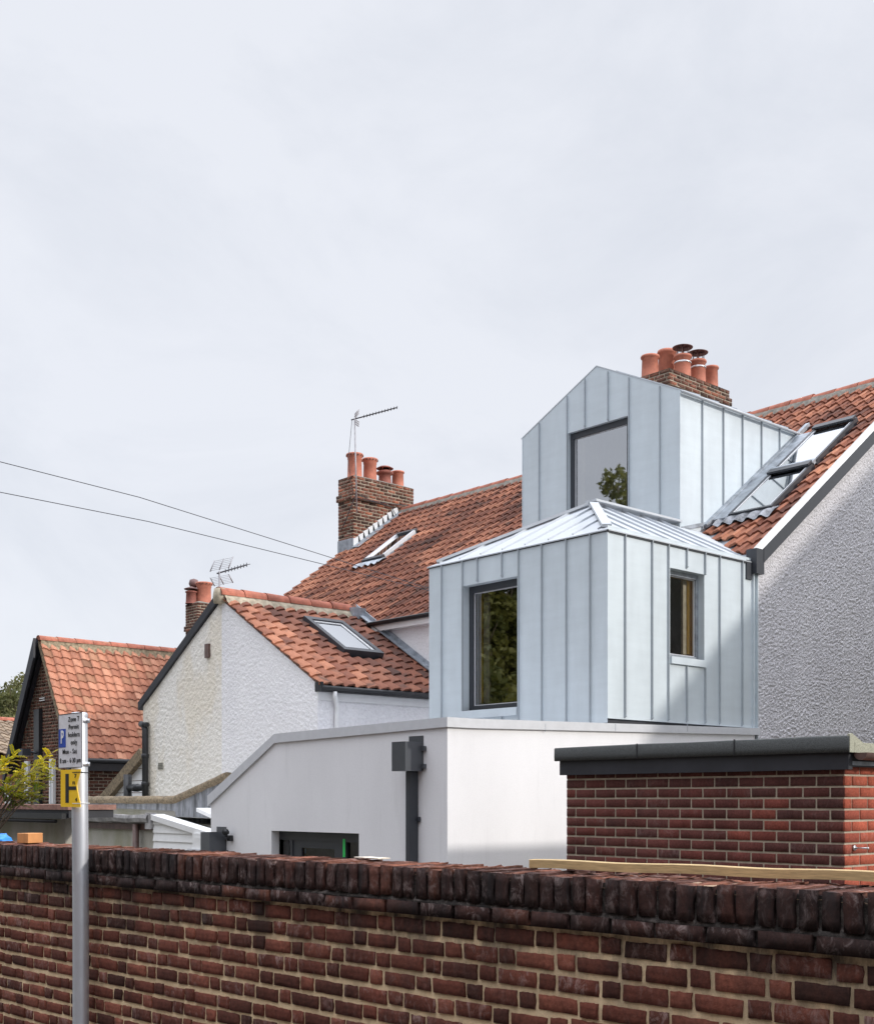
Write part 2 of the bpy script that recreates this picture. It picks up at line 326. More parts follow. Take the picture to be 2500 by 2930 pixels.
# ------------------------------------------------------------------ brickwork in real bricks
def rough_brick(mb, o, a, n, up, L, H, D, col, rough=.004, rnd=.009, nx=7, nz=4, seed=0, nd=3):
    """brick with its lower front-left corner at o, along a, outward normal n, depth D inwards"""
    vs = []; ix = {}
    chip = (random.choice((0, L)), random.choice((0, H)), random.uniform(.015, .035)) if rough > .003 and random.random() < .45 else None
    sx = random.uniform(-rough, rough)*.5; q = [Vector((random.uniform(-1, 1), random.uniform(-1, 1)))*rough*.55 for _ in range(4)]
    for j in range(nz):
        for i in range(nx):
            fx = i/(nx-1); fz = j/(nz-1)
            ex = [0, .35] ; px = fx*L; pz = fz*H
            # pull rows/columns next to the rim to form a rounded arris
            if i == 1: px = rnd*.8
            if i == nx-2: px = L-rnd*.8
            if j == 1: pz = rnd*.8
            if j == nz-2: pz = H-rnd*.8
            rim = (i in (0, nx-1)) or (j in (0, nz-1)); corner = (i in (0, nx-1)) and (j in (0, nz-1))
            p = Vector(o)+a*px+up*pz
            w1 = noise.noise_vector(p*38+Vector((seed, 0, 0))); w2 = noise.noise(p*17+Vector((0, seed, 0)))
            inn = (rnd*.45 if rim else 0)+(rnd*.3 if corner else 0)+abs(w2)*rough*.6+(w1.x*rough*.55)
            if chip:
                dc = math.hypot(px-chip[0], (pz-chip[1])*1.2)
                if dc < chip[2]: inn += rough*1.6*(1-dc/chip[2]); p += (Vector(o)+a*L*.5+up*H*.5-p).normalized()*rough*1.2*(1-dc/chip[2])*(1 if rim else 0)
            if rim:
                ox = (1 if i == 0 else (-1 if i == nx-1 else 0)); oz = (1 if j == 0 else (-1 if j == nz-1 else 0))
                k = rough*(.6+1.3*max(0, w1.y)+1.2*abs(w1.z)); p += a*ox*k + up*oz*k
                if corner: p += a*ox*rnd*.45+up*oz*rnd*.3
            bl = q[0]*(1-fx)*(1-fz)+q[1]*fx*(1-fz)+q[2]*fx*fz+q[3]*(1-fx)*fz
            p += a*bl.x+up*bl.y - n*inn + n*sx
            ix[i, j] = len(vs); vs.append(p)
    fs = [(ix[i, j], ix[i+1, j], ix[i+1, j+1], ix[i, j+1]) for j in range(nz-1) for i in range(nx-1)]
    ring = [ix[i, 0] for i in range(nx)]+[ix[nx-1, j] for j in range(1, nz)]+[ix[i, nz-1] for i in range(nx-2, -1, -1)]+[ix[0, j] for j in range(nz-2, 0, -1)]
    m = len(ring); prev = ring
    for r in range(1, nd):
        dd = D*r/(nd-1); cur = []
        for v in ring: cur.append(len(vs)); vs.append(vs[v]-n*dd)
        for k in range(m): fs.append((prev[k], cur[k], cur[(k+1) % m], prev[(k+1) % m]))
        prev = cur
    if a.cross(up).dot(n) < 0: fs = [f[::-1] for f in fs]
    mb.add(vs, fs, col, 0, True)

def brick_face(mb, mm, o, a, n, length, z0, ncourse, L, H, J, bond='flemish', back=.008, rough=.003, rnd=.004, nx=4, nz=3,
               dirt=None, skip=None, D=.03, tonefn=None, top_z=None, clip=None, mortar_slab=True, start=0, bloomp=.5):
    """L, H brick size incl. joint J. o = start point at z0 on the brick face plane"""
    up = Vector((0, 0, 1)); o = Vector(o)
    for c in range(ncourse):
        z = c*H; x = 0; k = (c+start) % 2
        if bond == 'flemish': seq = [(1, 2)] if k else [(1, 2)]; x = -(0 if k else L*.75)
        else: x = -(0 if k else L*.5)
        i = 0
        while x < length-.004:
            bl = L if (bond != 'flemish' or (i % 2 == 0)) else L*.5
            if bond == 'flemish' and random.random() < .06: bl = L*random.choice((.5, .75))
            xa = max(x, 0); xb = min(x+bl-J, length)
            if xb-xa > .012:
                pc = o+a*((xa+xb)/2)+up*(z+H/2)
                A = a; ok = True
                if clip: ok, xa, xb = clip(pc, xa, xb, z)
                if ok and not (skip and skip(pc)):
                    t = tonefn(pc) if tonefn else max(0, min(1, random.gauss(.5, .25)))
                    d = dirt(pc) if dirt else random.random()*.5
                    rough_brick(mb, o+a*xa+up*(z+random.uniform(-1, 1)*rough*.5), a, n, up, xb-xa, H-J, D, (t, d, random.random() if random.random() < bloomp else 0), rough, rnd, nx, nz, seed=random.random()*50, nd=2)
            x += bl; i += 1

def quadface(mb, pts, mi=0, col=(.5, .5, .5)): mb.add(pts, [tuple(range(len(pts)))], col, mi)

# ------------------------------------------------------------------ pantile roofs
def pantiles(mb, o, a, s, length, slope, cw=.2, g=.29, skip=None, amp=.024, tonef=None, mossf=None, flip=False, seg=9, start=0, lip=.038):
    o = Vector(o); a = a.normalized(); s = s.normalized(); n = a.cross(s).normalized()
    if n.z < 0: n = -n
    nc = round(length/cw); cw = length/nc; nr = round(slope/g); g = slope/nr
    def prof(x):
        x = x % 1.0
        if flip: x = 1-x
        return amp*(math.sin(2*math.pi*x)*.8+.35*math.sin(4*math.pi*x+.6))+amp*.4
    for r in range(nr):
        for c in range(nc):
            cen = o+a*((c+.5)*cw)+s*((r+.5)*g)
            if skip and skip(cen): continue
            jt = random.uniform(-.003, .003); js = random.uniform(-.010, .010) if random.random() > .03 else -.04; jr = random.uniform(-.012, .012)
            t = max(0, min(1, random.gauss(.5, .16)+.35*noise.noise(cen*.8)+.2*noise.noise(cen*2.5)+(tonef(cen) if tonef else 0))); ms = mossf(cen) if mossf else 0
            vs = []
            for row in (0, 1, 1.5, 2, 3):
                for k in range(seg+1):
                    fx = k/seg*1.04-.02; h = prof(fx*.999 if fx < 1 else .999+.0) if 0 <= fx < 1 else prof(.0 if fx < 0 else .999)
                    if row == 0: ss, hh = js+.006, h+.004
                    elif row in (1, 1.5): ss, hh = js, h+lip
                    elif row == 2: ss, hh = js+.022, h+lip+.004
                    else: ss, hh = g+.03, h+.004
                    vs.append(o+a*((c+fx)*cw)+s*(r*g+ss+jr*(fx-.5))+n*(hh+jt))
            W = seg+1; fs = [(q*W+k, q*W+k+1, (q+1)*W+k+1, (q+1)*W+k) for q in (0, 2, 3) for k in range(seg)]
            if a.cross(s).dot(n) < 0: fs = [f[::-1] for f in fs]
            mb.add(vs, fs, (t, ms, random.random()), 0, True)
def ridge_tiles(mb, p, q, r=.12, L=.34, n=10, drop=.05):
    p = Vector(p); q = Vector(q); d = (q-p); N_ = max(1, round(d.length/L)); u = d/N_; sd = u.cross(Vector((0, 0, 1))).normalized()
    for i in range(N_):
        a0 = p+u*i+Vector((0, 0, random.uniform(-.006, .006))); e0 = u*.985; rr = r*random.uniform(.97, 1.03)
        vs = []
        for row, (f, sc_) in enumerate(((0, 1.0), (1, .93))):
            for k in range(n+1):
                an = math.pi*k/n; vs.append(a0+e0*f+sd*(math.cos(an)*rr*sc_)+Vector((0, 0, math.sin(an)*rr*sc_-drop)))
        W = n+1; mb.add(vs, [(k, k+1, W+k+1, W+k) for k in range(n)]+[tuple(range(W))], (random.random(), 0, 0), 0, True)

def relief(mb, org, a, n, u0, u1, z0, ztop, step, amp, freq, seed=0):
    """roughcast as real relief: a fine grid on the wall face, each grain pushed out along the normal"""
    nu = int((u1-u0)/step); nv = int((max(ztop(u0), ztop(u1), ztop((u0+u1)/2))-z0)/step); vs = []
    for i in range(nu+1):
        u = u0+(u1-u0)*i/nu; zt = ztop(u)
        for j in range(nv+1):
            p = Vector(org)+a*u+UP*(z0+(zt-z0)*j/nv); q = p*freq+Vector((seed, 0, 0))
            h = noise.noise(q)+.55*noise.noise(q*2.1)+.5*noise.noise(p*1.7); h = max(-.25, min(.55, h*1.3))
            vs.append(p+n*(amp*(h+.25)*(0 if i in (0, nu) or j in (0, nv) else 1)+.001))
    W = nv+1; fs = [(i*W+j, (i+1)*W+j, (i+1)*W+j+1, i*W+j+1) for i in range(nu) for j in range(nv)]
    if a.cross(UP).dot(n) < 0: fs = [f[::-1] for f in fs]
    mb.add(vs, fs, (.5, .5, .5), 0, True)
def pot(c, h=.55, r=.13, style=0):
    mb = MB()
    if style == 0: pr = [(r*1.08, 0), (r, .04), (r*.95, h*.75), (r*1.02, h*.78), (r*.98, h*.84), (r*1.16, h*.9), (r*1.2, h*.97), (r*1.1, h), (r*.85, h), (r*.8, h*.6)]
    else: pr = [(r*1.1, 0), (r, .05), (r*.93, h*.88), (r*1.08, h*.9), (r*1.12, h*.95), (r*1.05, h), (r*.82, h), (r*.78, h*.6)]
    mb.lathe(c, pr, 22)
    if style == 0:       # ring of vent holes under the rim
        for k in range(14):
            an = 2*math.pi*k/14; p = Vector(c)+Vector((math.cos(an), math.sin(an), 0))*r*1.15+Vector((0, 0, h*.915))
            d = Vector((math.cos(an), math.sin(an), 0)); mb.beam(p-d*.02, p+d*.012, .022, .022, mi=1)
    return mb

X = Vector((1, 0, 0)); Y = Vector((0, 1, 0))
# ================================================================== ground
g = MB(); g.add([(-400, -400, 0), (400, -400, 0), (400, 400, 0), (-400, 400, 0)], [(0, 1, 2, 3)]); obj('ground', g, M['ground'], kind='structure')
PL = Vector((3.04, 7.49, 0)); PR = Vector((3.319, 1.774, 0)); WA = (PR-PL).normalized(); WN = Vector((WA.y, -WA.x, 0)); WN = WN if WN.dot(PL) < 0 else -WN
p = MB(); p.add([tuple(PL-WA*60+Vector((0, 0, .004))), tuple(PL-WA*60+WN*2.2+Vector((0, 0, .004))), tuple(PL+WA*60+WN*2.2+Vector((0, 0, .004))), tuple(PL+WA*60+Vector((0, 0, .004)))], [(0, 1, 2, 3)])
obj('pavement', p, M['paving'], kind='structure')

# ================================================================== foreground garden wall
ZT = 1.935; S0 = -4.0; S1 = 7.6
def garden_wall():
    t = thing('garden_wall', 'long weathered red brick garden wall running across the foreground, with sooty brick-on-edge top', 'wall', tuple(PL))
    H = .0765; z_top = 1.738; n = 22; zb = z_top-n*H
    hi = MB(); st = PL+WA*S0
    soot = lambda p: max(0, min(1, (p.z-1.36)/.38)**1.5 if p.z > 1.36 else 0)*.9+random.random()*.15
    def tn(p): return max(0, min(1, random.gauss(.48, .24)))
    for c in range(n):
        z = zb+c*H; fine = z > .72; x = -(random.random()*.12) if c % 2 else -.095-random.random()*.05; i = 0
        while x < S1-S0:
            L = .19+random.uniform(-.012, .012) if i % 2 == 0 else .094+random.uniform(-.008, .008)
            o = st+WA*x+UP*(z+random.uniform(-.003, .003)+.004*noise.noise(Vector((x*.8, c*.7, 0))))
            J = random.uniform(.005, .010); far = x+S0 < -.6
            rough_brick(hi, o, WA, WN, UP, L-J, H-.0115+random.uniform(-.003, .002), .035, (tn(o), min(1, soot(o)+(.3 if random.random() < .08 else 0)), random.random()**2 if random.random() < .75 else 0),
                        .0045, .0065, 11 if (fine and not far) else 5, 6 if (fine and not far) else 4, seed=random.random()*90, nd=2)
            x += L; i += 1
    obj('brickwork', hi, M['brick_old'], t)
    mo = MB(); nx = 420; nz = 60                               # recessed lime mortar, a finely uneven sheet on a solid core
    W_ = S1-S0
    vs = []; cs = []
    for j in range(nz+1):
        z = z_top*.5+(z_top*.5)*j/nz if j else 0
        for i in range(nx+1):
            s = S0+W_*i/nx; q = PL+WA*s+UP*z
            vs.append(q-WN*(.0088+.002*noise.noise(q*9)+.003*noise.noise(q*40)))
    mo.add(vs, [(j*(nx+1)+i, j*(nx+1)+i+1, (j+1)*(nx+1)+i+1, (j+1)*(nx+1)+i) for j in range(nz) for i in range(nx)], (.5, 0, 0), 0, True)
    for k in range(len(mo.v)):
        zz = mo.v[k][2]; mo.c[k] = (.5, max(0, min(1, (zz-1.38)/.34))*.9, 0)
    obj('mortar_bed', mo, M['mortar_old'], t)
    bk = MB(); bk.obox(PL+WA*S0-WN*.33, WA*W_, WN*.30, UP*(z_top-.001)); obj('wall_core', bk, M['brick_old'], t)
    ov = MB(); x = S0
    while x < S1:                                              # projecting stretcher course
        L = random.uniform(.18, .205); o = PL+WA*x+WN*.024+UP*(z_top+.002+random.uniform(-.003, .003))
        far = x < -.6
        rough_brick(ov, o, WA, WN, UP, L-random.uniform(.006, .013), .058, .34, (random.random()*.7, random.uniform(.6, 1), random.random()), .0045, .004, 9 if not far else 4, 5 if not far else 3, seed=random.random()*90)
        x += L
    obj('projecting_course', ov, M['brick_cop'], t)
    mb = MB(); mb.obox(PL+WA*S0-WN*.325+UP*(z_top+.004), WA*W_, WN*.329, UP*.172, (.5, .95, 0))
    ns = 300; vs = []
    for i in range(ns+1):                                      # smeared bed joint under the brick-on-edge
        q = PL+WA*(S0+W_*i/ns); b = .012+.007*noise.noise(q*6)+.005*noise.noise(q*25)
        vs += [q+WN*(b+.002)+UP*(z_top+.054), q+WN*(b+.004+.006*noise.noise(q*14))+UP*(z_top+.060+.004*noise.noise(q*20)), q+WN*(b-.002)+UP*(z_top+.070+.010*noise.noise(q*18)), q+WN*(b-.018)+UP*(z_top+.088)]
    mb.add(vs, [(4*i+k, 4*i+4+k, 4*i+5+k, 4*i+1+k) for i in range(ns) for k in range(3)], (.5, .8, 0), 0, True)
    obj('bed_joint', mb, M['mortar_dark'], t)
    cp = MB(); x = S0; zc = ZT-.127
    while x < S1:
        Wd = random.uniform(.060, .070); J = random.uniform(.003, .010); far = x < -.8
        o = PL+WA*x+WN*(.021+random.uniform(-.004, .004))+UP*(zc+random.uniform(-.003, .002)); hh = .127+random.uniform(-.006, .003)
        ln = random.uniform(-.02, .02)
        rough_brick(cp, o, (WA+UP*ln).normalized(), WN, (UP-WA*ln).normalized(), Wd, hh, .34, (random.random()*.66, random.uniform(.72, 1), random.uniform(.2, .9)), .0048, .0038, 6, 8 if not far else 4, seed=random.random()*90, nd=9 if not far else 3)
        x += Wd+J
    # uneven top of every capping brick, sunlight put into its lighter, less sooty tone
    for k in range(len(cp.v)):
        q = Vector(cp.v[k]); d = (q-PL).dot(WN)
        if q.z > ZT-.02 and d < .012:
            q.z += .006*noise.noise(q*22)+.004*noise.noise(q*60); cp.v[k] = tuple(q); cp.c[k] = (cp.c[k][0]*.5+.5, max(0, .10 if d < -.015 else .3), cp.c[k][2])
    # close the brick tops
    obj('capping_bricks', cp, M['brick_cop'], t)
    jm = MB(); nn = 700; vs = []; rows = 8
    for i in range(nn+1):
        for r in range(rows):
            q = PL+WA*(S0+W_*i/nn)-WN*(-.006+.325*r/(rows-1)); vs.append(q+UP*(ZT-.015+.006*noise.noise(q*11)+.008*noise.noise(q*33)-(.02 if r == 0 else 0)))
    jm.add(vs, [(i*rows+r, (i+1)*rows+r, (i+1)*rows+r+1, i*rows+r+1) for i in range(nn) for r in range(rows-1)], (.5, .05, 0), 0, True)
    obj('capping_mortar', jm, M['mortar_top'], t)
garden_wall()
def on_wall(px, inset, z):    # point above the wall at column px, inset metres back from the front edge
    d = ray(px, HY); o = PL-WN*inset; # 2D line intersection
    den = d.x*WA.y-d.y*WA.x; t_ = (o.x*WA.y-o.y*WA.x)/den
    return Vector((d.x*t_, d.y*t_, z))
# loose old brick with white lime on the wall
q = on_wall(1010, .24, ZT); q2 = on_wall(1083, .24, ZT)
mb = MB(); rough_brick(mb, q, (q2-q).normalized(), WN, UP, (q2-q).length, .012, .07, (.8, 0, 1), .003, .005, 7, 3)
tag(obj('mortar_lump', mb, M['stucco_px'], recalc=True), 'flat white mortar crusted slab lying on the brick wall top, left of the downpipe', 'slab')
# timber batten
q = on_wall(1513, .13, ZT+.006); q2 = on_wall(2620, .30, ZT+.006); d = (q2-q); sd = Vector((d.y, -d.x, 0)).normalized(); sd = sd if sd.dot(WN) > 0 else -sd
mb = MB(); nseg = 24; vs = []
for i in range(nseg+1):
    c = q+d*i/nseg+UP*(.002*math.sin(i*.7)); h = .034
    vs += [c+sd*.0+UP*.002, c+UP*0-UP*0+sd*0+UP*.002, c+UP*(h-.002), c-sd*.004+UP*h, c-sd*.041+UP*h, c-sd*.045+UP*(h-.003), c-sd*.045]
W7 = 7
mb.add(vs, [(i*W7+k, (i+1)*W7+k, (i+1)*W7+(k+1) % W7, i*W7+(k+1) % W7) for i in range(nseg) for k in range(W7)]+[tuple(range(W7)), tuple(nseg*W7+k for k in range(W7))][:2], (.5, 0, 0))
tag(obj('timber_batten', mb, M['wood'], recalc=True), 'long pale sawn timber batten lying on the garden wall before the brick garage', 'timber')
# orange timber block
q = on_wall(50, .14, ZT-.003); q2 = on_wall(100, .14, ZT); d = (q2-q).normalized()
mb = MB(); mb.obox(q, d*.145, -Vector((-d.y, d.x, 0)) if False else Vector((.11, .03, 0)), UP*.062)
ob = tag(obj('wood_block', mb, M['oak'], recalc=True), 'orange offcut block of sawn wood standing on the garden wall at far left', 'wood block')
bv = ob.modifiers.new('bevel', 'BEVEL'); bv.width = .003; bv.segments = 2
# blue bag
mb = MB(); c = on_wall(2, .17, ZT+.004); vs = []; nu, nv = 22, 9
for j in range(nv):
    for i in range(nu):
        a = 2*math.pi*i/nu; b = j/(nv-1)*math.pi/2; r = 1+.22*noise.noise(Vector((math.cos(a)*2, math.sin(a)*2, j*.5)))+.1*noise.noise(Vector((math.cos(a)*6, math.sin(a)*6, j)))
        vs.append(c+Vector((math.cos(a)*math.cos(b)*.07*r, math.sin(a)*math.cos(b)*.085*r, math.sin(b)*.045*r)))
mb.add(vs, [(j*nu+i, j*nu+(i+1) % nu, (j+1)*nu+(i+1) % nu, (j+1)*nu+i) for j in range(nv-1) for i in range(nu)], (.5, 0, 0), 0, True)
tag(obj('plastic_bag', mb, M['bluebag']), 'crumpled shiny blue plastic bag on the garden wall at the left edge', 'bag')

# ================================================================== sign post
def text_mesh(name, body, size, origin, xdir, ydir, material, parent, spacing=1.0, thick=.0006, sx=1.0, align='CENTER', bold=0):
    cu = bpy.data.curves.new(name, 'FONT'); cu.body = body; cu.size = size; cu.align_x = align; cu.align_y = 'CENTER'; cu.extrude = thick; cu.space_line = spacing; cu.space_character = 1.08; cu.offset = bold
    tmp = bpy.data.objects.new(name+'_tmp', cu); COL.objects.link(tmp)
    dg = bpy.context.evaluated_depsgraph_get(); me = bpy.data.meshes.new_from_object(tmp.evaluated_get(dg)); bpy.data.objects.remove(tmp); bpy.data.curves.remove(cu)
    base = ROOT[parent.name]; zd = xdir.cross(ydir).normalized()
    for v in me.vertices:
        p = origin+xdir*v.co.x*sx+ydir*v.co.y+zd*v.co.z; v.co = p-base
    me.materials.clear(); me.materials.append(material)
    ca = me.color_attributes.new("tone", 'FLOAT_COLOR', 'POINT')
    o = bpy.data.objects.new(name, me); COL.objects.link(o); o.parent = parent; ROOT[o.name] = base; return o
def sign_post():
    rp = .0435; Z = 6.93; d_ = ray(232, HY); o_ = PL+WN*.085; c = d_*((o_.x*WA.y-o_.y*WA.x)/(d_.x*WA.y-d_.y*WA.x)); c.z = 0; Z = c.dot(FW)
    # pole stands just in front of the wall
    t = thing('sign_post', 'grey steel pole carrying a parking sign and a yellow hydrant plate before the brick wall', 'sign post', tuple(c))
    ztop = at(232, 2044, Z).z; lean = Vector((-.006, .003, 0))
    pts = [c+lean*(z*0) + (lean*(z-1.5) if z > 1.5 else Vector((0, 0, 0)))+UP*z for z in (0, 1.0, 1.5, 2.0, ztop-.012, ztop)]
    mb = MB(); mb.tube(pts, [rp, rp, rp, rp, rp, rp*.9], 36); obj('pole', mb, M['galv'], t)
    mb = MB(); mb.lathe(pts[-1]+UP*(-.012), [(rp*1.03, 0), (rp*1.03, .014), (rp*.9, .022), (0.001, .024)], 24); obj('pole_cap', mb, M['galv'], t)
    for zz in (ztop-.045, at(240, 2192, Z).z):
        mb = MB(); mb.lathe(c+UP*zz, [(rp+.001, 0), (rp+.005, 0), (rp+.005, .022), (rp+.001, .022)], 28)
        mb.tube([c+Vector((rp*.4, -rp-.016, zz+.011)), c+Vector((rp*.4, -rp, zz+.011))], .006, 8); obj('clamp_band', mb, M['galv'], t)
    # parking plate: turned to face up the road
    xd = Vector((.09, -1, 0)).normalized(); nrm = Vector((-1, -.09, 0)).normalized()
    px = c.x-rp-.012
    TL = onX(168, 2046, px-.0); TR = onX(236, 2036, px); BL = onX(168, 2199, px); BR = onX(237, 2196, px)
    z1 = (TL.z+TR.z)/2; z0 = (BL.z+BR.z)/2; Wd = abs(TL.y-TR.y); Hh = z1-z0
    o = Vector((px, TL.y, z0)); xd = -Y; nrm = -X
    def plate(w, h, r, th, oo, n=6):
        pts = []
        for cx, cz, a0 in ((w-r, h-r, 0), (r, h-r, 90), (r, r, 180), (w-r, r, 270)):
            for k in range(n+1): a = R(a0+90*k/n); pts.append(oo+xd*(cx+r*math.cos(a))+UP*(cz+r*math.sin(a)))
        m_ = MB(); m_.prism(pts, -nrm*th); return m_
    pb = obj('parking_plate', plate(Wd, Hh, .008, .004, o), M['signwhite'], t, recalc=True)
    fr = MB()
    e = .004
    for a_, b_ in (((0, 0), (Wd, e)), ((0, Hh-e), (Wd, Hh)), ((0, e), (e, Hh-e)), ((Wd-e, e), (Wd, Hh-e))):
        fr.obox(o+xd*a_[0]+UP*a_[1]+nrm*.0002, xd*(b_[0]-a_[0]), nrm*.001, UP*(b_[1]-a_[1]))
    obj('plate_border', fr, M['anth'], pb)
    bl = MB(); bl.obox(o+xd*Wd*.03+UP*Hh*.385+nrm*.0006, xd*Wd*.29, nrm*.001, UP*Hh*.34); bp = obj('blue_panel', bl, M['blue'], pb)
    P0 = lambda u, v, k=.0022: o+xd*Wd*u+UP*Hh*v+nrm*k
    text_mesh('parking_letter', 'P', Hh*.33, P0(.175, .565), xd, UP, M['white'], pb, sx=.78*Wd/Hh, bold=.0025)
    s_ = Hh*.125
    for body, u, v, kx in (('Zone T', .66, .885, .8), ('Permit', .66, .745, .82), ('holders', .67, .605, .82), ('only', .67, .465, .82), ('Mon - Sat', .49, .30, .80), ('8 am - 6·30 pm', .515, .135, .74)):
        text_mesh('lettering', body, s_, P0(u, v), xd, UP, M['ink'], pb, sx=kx*Wd/Hh*1.42, bold=.0002)
    # yellow hydrant plate curving round the pole, right side torn away
    A = at(174, 2200, Z-.05); B = at(181, 2310, Z-.05); yL = onX(176, 2250, px).y; yR = onX(233, 2250, px).y
    zt = onX(205, 2202, px).z; zb = onX(205, 2309, px).z; W2 = abs(yL-yR); H2 = zt-zb; o2 = Vector((px-.003, yL, zb))
    edge = [(1.0, 0), (.99, .06), (.97, .12), (.93, .20), (.89, .30), (.85, .42), (.82, .52), (.81, .60), (.84, .67), (.89, .75), (.94, .84), (.98, .93), (1.0, 1.0)]
    poly = [o2+xd*W2*.03, ]+[o2+xd*W2*u+UP*H2*v for u, v in edge]+[o2+xd*W2*.03+UP*H2, o2+UP*H2*.97, o2+UP*H2*.03]
    mb = MB(); mb.prism(poly, -nrm*.003); hp = obj('hydrant_plate', mb, M['yellow'], t, recalc=True)
    Q = lambda u, v, k=.0016: o2+xd*W2*u+UP*H2*v+nrm*k
    mb = MB(); mb.obox(Q(.25, .11, .0004), xd*W2*.17, nrm*.001, UP*H2*.78); mb.obox(Q(.42, .455, .0004), xd*W2*.37, nrm*.001, UP*H2*.095); obj('hydrant_letter', mb, M['ink'], hp)
    text_mesh('hydrant_number', '7', H2*.15, Q(.75, .82), xd, UP, M['ink'], hp, sx=W2/H2*1.5, bold=.0004)
    text_mesh('hydrant_number', '4', H2*.14, Q(.79, .19), xd, UP, M['ink'], hp, sx=W2/H2*1.5, bold=.0004)
    text_mesh('hydrant_word', 'FI', H2*.115, Q(.67, .635), xd, UP, M['ink'], hp, sx=W2/H2*1.5, bold=.0004)
    mb = MB(); mb.lathe(c+UP*(zt-H2*.085), [(rp+.0015, 0), (rp+.003, 0), (rp+.003, .004), (rp+.0015, .004)], 28); mb.obox(Q(.60, .913, .001), xd*W2*.5, nrm*.001, UP*.004); obj('cable_tie', mb, M['black'], t)
    mb = MB(); mb.lathe(c+UP*(zb+H2*.09), [(rp+.0015, 0), (rp+.003, 0), (rp+.003, .004), (rp+.0015, .004)], 28); mb.obox(Q(.60, .085, .001), xd*W2*.5, nrm*.001, UP*.004); obj('cable_tie', mb, M['white'], t, label='white cable tie at the foot of the yellow plate')
sign_post()

